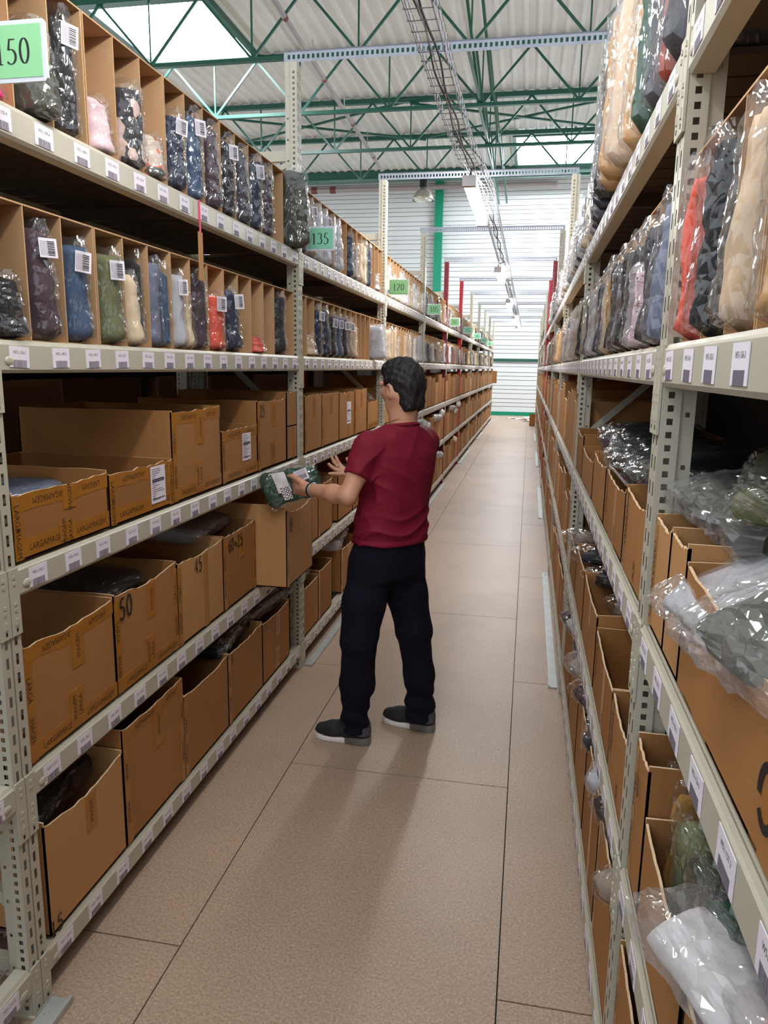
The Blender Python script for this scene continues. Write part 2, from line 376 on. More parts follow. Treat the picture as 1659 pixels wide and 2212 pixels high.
for x in (-8.1, -7.4): MB().tube([(x-.1, WALLY-.25, 8.02), (x+.1, WALLY-.25, 8.02)], .12, 8).obj('coupling', 'pipered', p)
# bell lamp
hx, hy, hz = -3.33, 22.95, 6.52
p = thing('bell_lamp', 'unlit silver bell-shaped lamp hanging before the far wall', 'lamp', (hx, hy, hz))
prof = [(.31, 0), (.325, .02), (.3, .09), (.25, .2), (.17, .29), (.09, .335), (.07, .36)]
ring = lambda r, z, n=28: [(r*math.cos(2*PI*k/n), r*math.sin(2*PI*k/n), z) for k in range(n)]
MB().loft([ring(r, z) for r, z in prof], cap=False).obj('lamp_shade', 'bell', p, True)
MB().loft([ring(.305, .01), ring(.2, -.03), ring(.05, -.045)]).obj('lamp_glass', 'glassy', p, True)
MB().loft([ring(.09, .36, 12), ring(.11, .4, 12), ring(.11, .56, 12), ring(.06, .6, 12)]).obj('ballast_housing', 'black', p)
MB().tube([(0, 0, .56), (0, 0, .62)], .02).obj('hanger', 'black', p)

# cable tray and batten lamps above the aisle
def tx(y): return -.485 if y < 5 else (-.485+.075*min(1, (y-5)/1.2))
tr = thing('wire_cable_tray', 'long wire mesh cable tray above the aisle', 'cable tray')
w = MB(); ys = [-.9+.6*i for i in range(46)]
for dx, dz in ((-.055, 0), (0, 0), (.055, 0), (-.06, .035), (.06, .035), (-.06, .07), (.06, .07)):
    w.tube([(tx(y)+dx, y, 3.06+dz) for y in ys], .0028, 4)
y = -.9
while y < 26:
    x = tx(y); w.tube([(x-.06, y, 3.135), (x-.06, y, 3.057), (x+.06, y, 3.057), (x+.06, y, 3.135)], .0026, 4); y += .1
w.obj('mesh_basket', 'wire', tr)
for j, (dx, r) in enumerate(((.012, .0055), (-.012, .0045))):
    MB().tube([(tx(-.9+.15*i)+dx+.008*math.sin(i*1.1+j*2), -.9+.15*i, 3.07+.006*math.sin(i*.7+j)) for i in range(180)], r, 5).obj('cable', 'cable', tr)
LN = ['nearest the camera', 'second along the aisle', 'third along the aisle', 'fourth along the aisle', 'last before the far wall']
for i in range(-1, 5):
    y = 5.55+4.8*i
    if y > 25: break
    l = thing('batten_lamp', 'lit white batten lamp under the cable tray, %s' % (LN[i] if i >= 0 else 'overhead by the camera'), 'lamp', (-.485, y, 3.0), 0, 'batten lamps over the aisle')
    L_ = 1.55
    MB().box(-.045, .045, .06, L_-.06, 0, .035).box(-.036, .036, .06, L_-.06, -.03, 0).obj('diffuser', 'lamp' if i >= 0 else 'lampdim', l)
    MB().box(-.047, .047, 0, .06, -.03, .04).obj('end_cap', 'lampend', l); MB().box(-.047, .047, L_-.06, L_, -.03, .04).obj('end_cap', 'lampend', l)
    MB().tube([(0, .03, .04), (.02, -.03, .07), (.085, -.02, .10), (.09, .1, .065)], .006).obj('power_lead', 'black', l)
    for q in (.3, L_-.3): MB().tube([(0, q, .035), (.02, q, .0535)], .003, 4).obj('hanger', 'wire', l)

# ================================================================== racks
# post: omega profile, front face at local x=0 facing +x
def post_mesh(name, paint, hgt=3.2):
    mb = MB(); n = int(hgt/.05)-1
    tall = [(.03+.05*i, .058+.05*i) for i in range(n)]; sq = [(.02+.025*i, .032+.025*i) for i in range(2*n)]; rd = [(.035+.1*i, .044+.1*i) for i in range(n//2)]
    mb.perf((-.004, -.037, 0), (0, 1, 0), (0, 0, 1), .034, hgt, [(.019, .01, tall)])
    mb.perf((-.004, .003, 0), (0, 1, 0), (0, 0, 1), .034, hgt, [(.015, .01, tall)])
    mb.box(-.012, -.010, -.004, .004, 0, hgt); mb.box(-.010, -.004, -.004, -.003, 0, hgt); mb.box(-.010, -.004, .003, .004, 0, hgt)
    for sy in (-.037, .037):
        mb.perf((-.004, sy, 0), (-1, 0, 0), (0, 0, 1), .036, hgt, [(.017, .011, sq)])
        mb.perf((-.040, sy*.86, 0), (-1, 0, 0), (0, 0, 1), .026, hgt, [(.013, .008, rd)])
        mb.box(-.0405, -.0395, min(sy, sy*.86), max(sy, sy*.86), 0, hgt)
        mb.box(-.0665, -.0655, min(sy*.86, sy*.5), max(sy*.86, sy*.5), 0, hgt)
    mb.box(-.075, .004, -.045, .045, 0, .006)
    return mb.mesh(name, paint)
POST = {c: post_mesh('upright_post', c) for c in ('paint', 'darkred', 'red')}; RPOST = {c: post_mesh('upright_post', c, 2.55) for c in ('paint', 'darkred', 'red')}
def beam_mesh(tab=-.165):
    mb = MB(); y0, y1 = .0385, P-.0385
    # folded box beam with a rolled top lip
    prof = [(-.004, -.004), (0, -.008), (0, -.066), (-.006, -.074), (-.045, -.074), (-.045, 0), (-.012, 0), (-.008, .003)]
    v = [(x, y, z) for y in (y0, y1) for x, z in prof]; n = len(prof)
    mb.add(v, [(i, (i+1) % n, n+(i+1) % n, n+i) for i in range(n)]+[tuple(range(n-1, -1, -1)), tuple(n+i for i in range(n))])
    for sy, a in ((1, 0.0015), (-1, P-.0015)):
        b = a+sy*.036; lo, hi = min(a, b), max(a, b)
        mb.box(-.003, .002, lo, hi, tab, .002)
        c = lo+.018
        for z in (-.018, -.034, -.085, -.1): mb.box(.002, .0045, c-.004, c+.004, z-.004, z+.004)
        mb.box(.002, .0045, c-.005, c+.005, tab+.025, tab+.043); mb.box(.002, .0026, c-.003, c+.003, tab+.009, tab+.018, 1)
        m_ = .02; e = hi+m_+.012 if sy > 0 else lo-m_-.012
        v = [(.0005+.004*math.cos(t), e+.017*q*math.cos(f), -.045+.011*q*math.sin(f)) for t, q in ((0, .4), (.9, .8), (1.5, 1)) for f in [2*PI*k/14 for k in range(14)]]
        mb.add(v, [(r*14+k, r*14+(k+1) % 14, r*14+14+(k+1) % 14, r*14+14+k) for r in range(2) for k in range(14)]+[tuple(range(14))])
    return mb.mesh('shelf_beam', ['paint', 'black'])
BEAM = beam_mesh(); BEAM0 = beam_mesh(-.138)
REAR = MB().box(-.025, .02, .04, P-.04, -.07, 0).mesh('rear_beam', 'paint')
D = .62
def deck(wire):
    mb = MB()
    if wire:
        for i in range(1, 13): mb.bar((-.012-i*.045, .05, .004), (-.012-i*.045, P-.05, .004), .004, .004)
        for i in range(24): mb.bar((-.05, .06+i*.099, .008), (-D+.03, .06+i*.099, .008), .004, .004)
    else:
        for i in range(20): mb.box(-D+.02, -.012, .05+i*.115, .05+i*.115+.105, -.012, .001)
        mb.box(-D+.05, -.05, P/2-.02, P/2+.02, -.05, -.012)
    return mb.mesh('wire_deck' if wire else 'slatted_deck', 'wire' if wire else 'dark')
DECKW, DECKS = deck(True), deck(False)
def brace_mesh():
    mb = MB(); z = .3; s = 1
    while z < 1.9:
        a, b = (-.06, -D+.02) if s > 0 else (-D+.02, -.06); mb.bar((a, 0, z), (b, 0, z+.5), .03, .02, 0, (0, 1, 0)); z += .55; s = -s
    return mb.mesh('frame_brace', 'paint')
BRACE = brace_mesh()
TIE = MB().bar((-.06, 0, 0), (-D+.02, 0, 0), .03, .05).mesh('frame_tie', 'paint'); STRUT = MB().bar((-.06, 0, 2.74), (-.26, 0, 2.6), .025, .02, 0, (0, 1, 0)).mesh('frame_strut', 'paint')
PLATE = MB().box(.007, .055, .01, P-.01, .001, .008).box(.047, .055, .01, P-.01, .007, .016).tube([(.025, .07, .007), (.025, .07, .011)], .008, 8).mesh('floor_guard_plate', 'plate')
PLATEEND = MB().box(.007, .07, -1.2, .03, .001, .008).box(.06, .07, -1.2, .03, .007, .022).tube([(.025, -.02, .007), (.025, -.02, .011)], .009, 10).mesh('floor_guard_plate', 'plate')

_lab = {}
def label_mesh(t):
    if t not in _lab:
        mb = MB(); mb.box(0, .0012, -.036, .036, -.025, .025)
        if t:
            add_text(mb, t, (.0014, 0, .011), (0, 1, 0), (0, 0, 1), .0085, 1, True, .82)
            x = -.024
            r = random.Random(t)
            while x < .024:
                w_ = r.choice((.0007, .0012, .0018)); mb.box(.0012, .0015, x, x+w_, -.025, -.007, 2); x += w_+r.choice((.0007, .0011))
        else:
            mb.box(.0012, .0015, -.019, .019, .007, .014, 2); mb.box(.0012, .0015, -.02, .02, -.025, -.007, 2)
        _lab[t] = mb.mesh('shelf_label', ['white', 'inkbr', 'grey'])
    return _lab[t]
LROW = MB()
for i in range(15): LROW.box(0, .0012, .078+.155*i, .142+.155*i, -.058, -.012).box(.0012, .0015, .095+.155*i, .128+.155*i, -.056, -.04, 1)
LROW = LROW.mesh('shelf_label_row', ['white', 'grey'])
SIGN = [150-15*k for k in range(10)]
LEFTNAME = lambda k: 'beige left-hand shelving bay beginning at the %d sign' % SIGN[k] if k >= 0 else 'beige left-hand shelving bay nearest the camera, mostly out of frame'
RN = {-1: 'nearest right-hand bay', 0: 'second right-hand bay', 1: 'third right-hand bay', 2: 'fourth right-hand bay', 3: 'fifth right-hand bay', 4: 'sixth right-hand bay',
      5: 'seventh right-hand bay', 6: 'eighth right-hand bay', 7: 'ninth right-hand bay', 8: 'tenth right-hand bay', 9: 'last right-hand bay'}
def bay(side, k):
    left = side == 'L'; y = Y0+k*P
    lab = LEFTNAME(k) if left else 'beige steel shelving, %s from the camera' % RN[k]
    t = thing('shelving_bay', lab, 'shelving', (A, y, 0) if left else (B, y+P, 0), 0 if left else PI, 'left row of shelving' if left else 'right row of shelving')
    pc = lambda j: {4: 'darkred', 5: 'red'}.get(j, 'paint')
    near, far = (0, P) if left else (P, 0)
    posts = [(k, near)]+([(k+1, far)] if k == 9 else [])
    for j, py_ in posts:
        link('upright_post', POST[pc(j)], t, (0, py_, .001)); link('upright_post', RPOST[pc(j)], t, (-D, py_, .001), (0, 0, PI)); link('frame_brace', BRACE, t, (0, py_, 0)); link('frame_strut', STRUT, t, (0, py_, 0))
        for z in (.12, 2.77): link('frame_tie', TIE, t, (0, py_, z))
    for lv in range(5):
        if left and k < 0 and lv > 2: continue
        b = link('shelf_beam', BEAM if lv else BEAM0, t, (0, 0, Z[lv])); link('rear_beam', REAR, t, (-D, 0, Z[lv]))
        link('wire_deck' if lv < 3 else 'slatted_deck', DECKW if lv < 3 else DECKS, t, (0, 0, Z[lv]))
        if k > (4 if left else 3):
            r = link('shelf_label', LROW, b); r['kind'] = 'stuff'; continue
        for s in range(15):
            if left and k < 0 and s < 9: continue
            yl = .11+.155*s
            num = (SIGN[k]-s if k >= 0 else 165-s) if left else 0
            if left: txt = 'W51-%d-%d' % (num, lv) if k < 1 else ''
            else:
                n2 = 151+(14-s) if k == -1 else 136+(14-s); n2 = (153+s if k == -1 else 138+s)
                txt = 'W51-%d-%d' % (n2, lv) if k < 1 else ''
            if not left and k == -1 and s > 9: continue
            o = link('shelf_label', label_mesh(txt), b, (.0005, yl+RND.uniform(-.006, .006), -.036), (RND.uniform(-.04, .04), 0, 0))
    if k >= 0 and k % 2 == 1: link('floor_guard_plate', PLATE, t)
    if left and k < 0:
        link('floor_guard_plate', PLATEEND, t, (0, P, 0))
    return t
for k in range(-1, 10): bay('L', k); bay('R', k)
# tie bars across the aisle on top of the posts
tb = MB(); Wt = B-A+.13
sl = [(.02+.025*i, .033+.025*i) for i in range(int((Wt-.03)/.025))]
tb.perf((A-.075, -.02, .0), (0, 0, 1), (1, 0, 0), .052, Wt, [(.024, .02, sl)])
tb.box(A-.075, B+.055, -.02, .02, .05, .053).box(A-.075, B+.055, -.02, -.018, .046, .053)
TB = tb.mesh('aisle_tie_bar', 'galv')
ON = ['first', 'second', 'third', 'fourth', 'fifth', 'sixth', 'seventh', 'eighth', 'ninth', 'tenth', 'eleventh', 'twelfth', 'thirteenth', 'fourteenth', 'fifteenth']
for k in range(1, 11):
    tag(link('aisle_tie_bar', TB, None, (0, Y0+k*P, ZT-.0505)), 'slotted steel tie bar spanning the aisle overhead, %s from the camera' % ON[k-1], 'bar', 'tie bars over the aisle')
# aisle number signs
for k in range(9):
    num = str(SIGN[k]); gm = 'signdark' if k in (2, 4) else ('signgreen' if k in (0, 3) else 'signgreen2')
    s = thing('aisle_sign', 'green aisle number sign reading %s' % num, 'sign', (A+.1, Y0+k*P+.03, 2.364 if k == 0 else 2.373), [0, .0, .06, -.03, .35, .05, .1, 0, .1][k], 'aisle number signs')
    mb = MB(); c = .012
    pr_ = [(-.078, -.054), (-.072, -.06), (.072, -.06), (.078, -.054), (.078, .054), (.072, .06), (-.072, .06), (-.078, .054)]
    mb.add([(x, y, z) for y in (-.003, .003) for x, z in pr_], [tuple(range(7, -1, -1)), tuple(range(8, 16))]+[(i, (i+1) % 8, 8+(i+1) % 8, 8+i) for i in range(8)])
    mb.obj('sign_holder', gm if k == 2 else 'signrim', s)
    MB().box(-.068, .068, -.0042, -.003, -.051, .051).obj('sign_card', gm, s)
    mb = MB(); digits(mb, num, (0, -.0046, 0), (1, 0, 0), (0, 0, 1), .057 if k else .051, 0, True, .58); mb.obj('sign_number', 'ink', s)
    MB().box(-.096, -.06, .001, .004, -.05, -.02).obj('bracket', 'galv', s)

# ================================================================== cartons
def wall_slab(mb, p0, p1, nrm, z0, tops, th=.005, m=0, me=1):
    """upright sheet from p0 to p1 (2D), thickness inward along nrm, top edge profile tops[]"""
    p0, p1, n_ = Vector(p0), Vector(p1), Vector(nrm); k = len(tops)-1
    v = []
    for i, tz in enumerate(tops):
        q = p0+(p1-p0)*(i/k); r = q+n_*th
        v += [(q.x, q.y, z0), (q.x, q.y, tz), (r.x, r.y, z0), (r.x, r.y, tz)]
    o = len(mb.v); mb.v += v
    for i in range(k):
        a, b = o+4*i, o+4*i+4
        for f, mm in (((a, b, b+1, a+1), m), ((a+2, a+3, b+3, b+2), m), ((a+1, b+1, b+3, a+3), me)): mb.f.append(list(f)); mb.m.append(mm)
    for a in (o, o+4*k): mb.f.append([a, a+1, a+3, a+2]); mb.m.append(me)

def carton_mesh(w, d, h, hf, sag, seed, body='card', seg=14, jag=.004):
    r = random.Random(seed); mb = MB()
    fr = []
    for i in range(seg+1):
        t = i/seg; fr.append(hf-sag*math.sin(PI*t)+(r.uniform(-jag, jag) if 0 < i < seg else 0))
    bow = .006
    # front wall slightly bowed outwards
    wall_slab(mb, (0, 0), (0, w), (-1, 0), 0, fr)
    wall_slab(mb, (-d, 0), (-d, w), (1, 0), 0, [h]*4)
    n = 8; side = [hf+min(.012, h-hf)+(h-hf-min(.012, h-hf))*min(1, i/1.0)+(r.uniform(-jag, jag)*.5) for i in range(n+1)]
    if hf < h-.05: side = [hf+.01 if i < 2 else hf+.01+(h-hf-.01)*min(1, (i-1)/5) for i in range(n+1)]
    wall_slab(mb, (0, .0), (-d, .0), (0, 1), 0, side); wall_slab(mb, (0, w), (-d, w), (0, -1), 0, side)
    mb.box(-d, 0, 0, w, 0, .005)
    return mb.mesh('carton', [body, 'cardedge']), fr

def tape_mesh(w, fr, style, seed):
    """list of tape strips, each a mesh, on slightly different heights so that they never share a plane"""
    n = len(fr)-1; hf = min(fr); txt = 'LARGAIMAGEM'; out = []
    for q, ch in enumerate(style):
        mb = MB(); e = .0008+.0005*q; U, Dn, Lf, Rt = (0, 0, 1), (0, 0, -1), (0, -1, 0), (0, 1, 0)
        band = lambda y0, y1, z0, z1: mb.box(.0002, e, y0, y1, z0, z1)
        T = lambda t, y, z, u, v, sz: add_text(mb, t, (e+.0003, y, z), u, v, sz, 1, True, .85)
        if ch == 't':
            for i in range(n):
                a, b = w*i/n, w*(i+1)/n; mb.quad((e, a, fr[i]-.042), (e, b, fr[i+1]-.042), (e, b, fr[i+1]), (e, a, fr[i]))
            zc = sum(fr)/len(fr)-.022; T(txt, w*.36, zc, Lf, Dn, .018); T(txt[:7], w*.8, zc, Lf, Dn, .018)
        if ch == 'b': band(0, w, .004, .05); T(txt, w*.3, .026, Rt, U, .018); T(txt, w*.78, .026, Rt, U, .018)
        if ch == 'l': band(.001, .032, .0, hf-.002); T('LARGA', .016, hf*.66, Dn, Rt, .019); T('IMAGEM', .016, hf*.28, Dn, Rt, .018)
        if ch == 'r': band(w-.032, w-.001, .0, hf-.002); T('IMAGEM', w-.016, hf*.3, U, Lf, .018); T('LARGA', w-.016, hf*.7, U, Lf, .018)
        if ch == 'c': c = w*.55; band(c-.028, c+.028, hf*.6, hf-.003); T('IMAGEM', c, hf*.8, U, Lf, .017)
        if ch == 'd': c = w*.5; band(c-.032, c+.032, .012, hf*.4); T('LARGA', c+.015, hf*.22, U, Lf, .017); T('IMAGEM', c-.013, hf*.22, U, Lf, .017)
        if ch == 'v': band(w*.54, w*.64, .0, hf-.004)
        out.append(mb.mesh('packing_tape', ['tape', 'inkbr']))
    return out

CARTONS = []
def carton(side, y, lv, w, h, hf=None, sag=.008, d=.6, body='card', style='', label='', x=None, z=None, num=None, sheet=None, seed=None, mesh=None, group='cartons on the shelves', front=None):
    """y = world y of the near (low) edge"""
    left = side == 'L'; hf = hf or h; seed = seed if seed is not None else int(y*977+lv*31)
    z = Z[lv]+.011 if z is None else z
    fx = .012
    loc = ((A-fx) if x is None else x, y, z) if left else ((B+fx) if x is None else x, y+w, z)
    me, fr = mesh if mesh else carton_mesh(w, d, h, hf, sag, seed, body)
    o = tag(link('carton', me, None, loc, (0, 0, 0 if left else PI)), label, 'box', group)
    tm = tape_mesh(w, fr, style, seed) if style and isinstance(style, str) else style
    for tm_ in tm or []: link('packing_tape', tm_, o)
    if num:
        mb = MB(); digits(mb, num[0], (.0042, w*num[1], hf*num[2]), (0, 1, 0), (0, 0, 1), num[3], 0, False, .6)
        mb.obj('handwritten_number', 'ink', o)
    if sheet:
        mb = MB(); sy, sz, sw, sh = sheet; mb.box(.0012, .002, sy-sw/2, sy+sw/2, sz-sh/2, sz+sh/2)
        r = random.Random(seed)
        for i in range(16):
            zz = sz+sh*.42-i*sh*.055; a = sy-sw*.42; mb.box(.002, .0023, a, a+sw*r.uniform(.2, .84), zz-.0012, zz+.0012, 1)
        mb.box(.002, .0023, sy-sw*.42, sy+sw*.42, sz+.008, sz+.02, 1).box(.002, .0023, sy-sw*.42, sy+sw*.42, sz-sh*.4, sz-sh*.36, 1)
        mb.obj('shipping_label', ['white', 'grey'], o)
    if front:
        mb = MB(); front(mb, w, hf); mb.obj('printed_lettering', 'ink', o)
    return o
LVN = ['bottom shelf', 'second shelf', 'third shelf']
def cl(i, lv, k, extra='brown open carton'): return '%s, %s box past the %d sign on the %s, left' % (extra, ON[i], SIGN[k], LVN[lv])
# left, bay starting at sign 150 (measured from the photograph)
y = Y0
carton('L', y+.05, 2, .425, .175, .165, .004, body='card3', style='tblcd', label='low brown carton bound with printed tape, nearest on the left third shelf')
carton('L', y+.485, 2, .41, .16, .155, .0, body='card3', style='tblr', sheet=(.3, .085, .1, .125), label='low taped carton with white shipping sheet beside the nearest low carton')
carton('L', y+.90, 2, .42, .325, .32, .002, style='tblcd', label='tall taped carton right of the low carton with shipping sheet')
carton('L', y+1.335, 2, .405, .22, .215, .0, style='tlb', sheet=(.27, .13, .1, .12), label='lower carton with white sheet next to the carton numbered 25')
carton('L', y+1.75, 2, .415, .325, .32, .004, style='lcd', num=('25', .15, .86, .055), label='brown carton with handwritten 25 near its top left corner')
carton('L', y+2.18, 2, .17, .17, .168, .001, style='v', label='small lower carton stacked beside the 25 carton, below another', seed=5)
carton('L', y+2.18, 2, .17, .18, .178, .001, style='', z=Z[2]+.011+.172, label='small upper carton stacked beside the 25 carton at the upright', seed=6)
carton('L', y+.045, 1, .42, .325, .318, .012, style='tlbcd', label='open taped carton nearest the camera on the left second shelf')
carton('L', y+.472, 1, .42, .33, .325, .016, style='lrcbd', num=('50', .16, .84, .07), label='open carton marked 50 by hand on the left second shelf')
carton('L', y+.898, 1, .415, .32, .315, .01, body='card2', style='vl', num=('45', .42, .86, .06), label='pale carton marked 45 with a dark centre strip of tape')
carton('L', y+1.318, 1, .378, .325, .32, .006, style='lrc', num=('60+25', .35, .85, .055), label='carton marked 60+25 next to the pulled-out carton')
carton('L', 3.225, 1, .415, .395, .37, .028, x=-1.069, body='card2', style='l', num=('8', .14, .8, .07), label='carton marked 8 pulled out into the aisle before the person')
carton('L', y+.07, 0, .40, .35, .335, .025, body='card2', style='c', num=('15', .06, .06, .05), label='plain carton nearest the camera on the left bottom shelf')
carton('L', y+.478, 0, .425, .41, .408, .008, style='tlrc', seed=31, label='tall torn-edged carton, second on the left bottom shelf')
carton('L', y+.908, 0, .425, .335, .325, .012, style='l', label='plain open carton, third on the left bottom shelf')
carton('L', y+1.338, 0, .425, .335, .325, .01, style='l', num=('5', .1, .9, .04), label='fourth carton on the left bottom shelf, bags of clothes on top')
carton('L', y+1.768, 0, .42, .32, .312, .01, style='cd', num=('4', .12, .92, .04), label='fifth carton on the left bottom shelf, against the upright')
# left, second bay
y = Y0+P
for i, (a, w, h, hf, st, sh) in enumerate([(.095, .35, .325, .32, 'lc', None), (.45, .415, .325, .32, 'lc', None), (.875, .44, .32, .312, 'vr', (.27, .17, .12, .15)), (1.335, .4, .325, .32, 'lc', None), (1.76, .42, .22, .215, 'b', None)]):
    carton('L', y+a, 2, w, h, hf, .002, style=st, sheet=sh, label=cl(i, 2, 1))
for i, (a, w, h, st) in enumerate([(.06, .30, .31, 'c'), (.37, .33, .33, 'l'), (.85, .42, .33, 'c'), (1.3, .42, .33, 'l'), (1.74, .42, .33, '')]):
    carton('L', y+a, 1, w, h, h-.01, .01, style=st, label=cl(i, 1, 1))
for i, (a, w, h, st) in enumerate([(.05, .31, .30, ''), (.37, .32, .32, 'l'), (.95, .42, .32, 'lc'), (1.38, .42, .33, 'l'), (1.82, .42, .33, '')]):
    carton('L', y+a, 0, w, h, h-.01, .008, style=st, body='card3' if i == 1 else 'card', label=cl(i, 0, 1))
# further bays: shared carton shapes
GEN = []
for i, (w, h, b) in enumerate([(.36, .38, 'card'), (.37, .33, 'card2'), (.365, .35, 'card3'), (.37, .40, 'card'), (.35, .30, 'card2'), (.36, .36, 'card3')]):
    me = carton_mesh(w, .6, h, h-.01, .008, 100+i, b, 6); GEN.append((w, h, me, tape_mesh(w, me[1], ('c', 'l', 'v')[i % 3], i)))
def generic(side, k, lv, y0, n, labeler, step=.385):
    for i in range(n):
        w, h, me, tm = GEN[(i*5+k*3+lv*2) % 6]
        lab = labeler(i)
        carton(side, y0+i*step+RND.uniform(0, .012), lv, w, h, mesh=me, style=tm if k < 4 else None, label=lab)
for k in (2, 3, 4):
    for lv in range(3): generic('L', k, lv, Y0+k*P+.05, 6, lambda i, lv=lv, k=k: cl(i, lv, k))
# right rack; positions measured towards the camera from the upright in front
def amidel(mb, w, h):
    # local y runs towards the upright; the visible end of the front is y > w - .5
    add_text(mb, 'SAMIDEL  XK', (.0016, w-.235, h-.034), (0, -1, 0), (0, 0, -1), .036, 0, True, .95)
    for s0 in (40, 220):
        pts = arc(w-.36, h*.36, .024, .032, s0, s0+150, 14); mb.ribbon(pts, lambda d: .011, lambda a, b: (.0016, a, b))
    add_text(mb, 'SAMIDEL', (.0016, w-.25, .022), (0, 1, 0), (0, 0, 1), .022)
def midel(mb, w, h):
    add_text(mb, 'SAMIDEL', (.0016, w*.12, h*.62), (0, 0, -1), (0, 1, 0), .026); add_text(mb, 'XK', (.0016, w*.6, h*.2), (0, 0, 1), (0, -1, 0), .026)
def r_(i, lv, k): return '%s, %s box from its far end, %s, %s' % ('brown carton', ON[i], LVN[lv], RN[k])
for i, (t0, t1, h, st, fr_) in enumerate([(.045, .2, .22, 'l', None), (.205, .338, .225, '', None), (.342, 1.15, .2, 'v', amidel)]):
    carton('R', Y0-t1, 2, t1-t0, h, h-.006, .01 if i < 2 else .02, body='card2' if i < 2 else 'card', style=st, front=fr_,
           label=['narrow pale carton against the nearest right upright, third shelf', 'narrow carton second from the nearest right upright, third shelf', 'large carton with upside-down black lettering under clear bags, nearest right'][i])
for i, (t0, t1, h) in enumerate([(.05, .19, .31), (.2, .56, .215), (.58, 1.1, .2)]):
    carton('R', Y0-t1, 1, t1-t0, h, h-.01, .012, style='' if i else 'l', body='card', num=('15', .4, .75, .04) if i == 0 else None,
           label=['narrow carton holding a mustard bag beside the nearest right upright', 'carton of green bagged clothes, second shelf, nearest right bay', 'carton of white bagged clothes, second shelf, nearest right bay'][i])
for i, (t0, t1, h) in enumerate([(.05, .42, .36), (.44, .85, .38)]):
    carton('R', Y0-t1, 0, t1-t0, h, h-.01, .012, style='l', label='brown carton on the bottom shelf of the nearest right bay, %s from the upright' % ON[i])
for lv, lst in ((2, [(.05, .40, .21), (.42, .9, .19), (.92, 1.36, .19), (1.38, 1.94, .15), (1.96, 2.35, .2)]),
                (1, [(.05, .36, .22), (.37, .85, .215), (.87, 1.4, .25), (1.42, 1.9, .25), (1.92, 2.33, .2)]),
                (0, [(.05, .42, .38), (.44, .87, .38), (.89, 1.3, .36), (1.32, 1.8, .38), (1.82, 2.33, .36)])):
    for i, (a, b, h) in enumerate(lst):
        carton('R', Y0+a, lv, b-a, h, h-.008, .015, style=('l', 'v', 'c', '', 'l')[i], front=midel if i in (0, 1) and lv > 0 else None,
               body=('card', 'card3', 'card')[i % 3], label='brown carton, %s from the upright nearest the camera, %s, second right-hand bay' % (ON[i], LVN[lv]))
for k in (1, 2, 3, 4):
    for lv in range(3): generic('R', k, lv, Y0+k*P+.05, 6, lambda i, lv=lv, k=k: 'brown carton, %s box along the %s, %s' % (ON[i], LVN[lv], RN[k]))
# rest of the rows, far away
mb = MB()
def soup(mb, me, loc, rz):
    c, s_ = math.cos(rz), math.sin(rz); mi = [0]*len(me.polygons); me.polygons.foreach_get('material_index', mi)
    mb.add([(loc[0]+v.co.x*c-v.co.y*s_, loc[1]+v.co.x*s_+v.co.y*c, loc[2]+v.co.z) for v in me.vertices], [tuple(p.vertices) for p in me.polygons], 0)
    return mi
far = {'card': MB(), 'card2': MB(), 'card3': MB()}
for k in range(5, 10):
    for lv in range(3):
        for i in range(6):
            for sd in 'LR':
                q = (i*5+k*3+lv*2+(1 if sd == 'R' else 0)) % 6; w, h, me, tm = GEN[q]; yy = Y0+k*P+.05+i*.385
                soup(far[('card', 'card2', 'card3')[q % 3]], me[0], (A-.012, yy, Z[lv]+.011) if sd == 'L' else (B+.012, yy+w, Z[lv]+.011), 0 if sd == 'L' else PI)
mbf = MB()
for i, c in enumerate(('card', 'card2', 'card3')): mbf.add(far[c].v, far[c].f, i)
o = tag(mbf.obj('cartons', ['card', 'card2', 'card3']), 'rows of brown cartons at the far end of both racks', 'boxes'); o['kind'] = 'stuff'
carton('L', Y0+10*P-.1, 2, .3, .4, .39, .0, x=A+.13, d=.5, label='carton sticking out at the far end of the left row', body='card2')
carton('R', Y0+9*P+.15, 0, .35, .35, .34, .0, x=B-.18, d=.17, z=.003, label='carton standing on the floor by the far right shelving')
# neighbouring row seen through the left rack
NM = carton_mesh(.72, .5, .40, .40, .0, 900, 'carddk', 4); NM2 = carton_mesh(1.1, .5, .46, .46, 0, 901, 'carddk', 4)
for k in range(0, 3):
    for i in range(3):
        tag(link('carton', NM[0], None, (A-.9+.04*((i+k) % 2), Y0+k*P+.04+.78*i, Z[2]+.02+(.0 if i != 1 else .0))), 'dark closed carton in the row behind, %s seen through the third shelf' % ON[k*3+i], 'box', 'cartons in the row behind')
t = thing('back_row_shelving', 'shelving of the next aisle seen dimly through the left rack', 'shelving', (A-.86, 0, 0))
for k in range(0, 4): link('upright_post', POST['red' if k == 2 else 'paint'], t, (0, Y0+k*P+.3, .001), (0, 0, PI)); 
for lv in range(5):
    MB().box(-.58, .0, 0, 12, Z[lv]-.06, Z[lv]).obj('shelf_deck', 'paintdk', t)

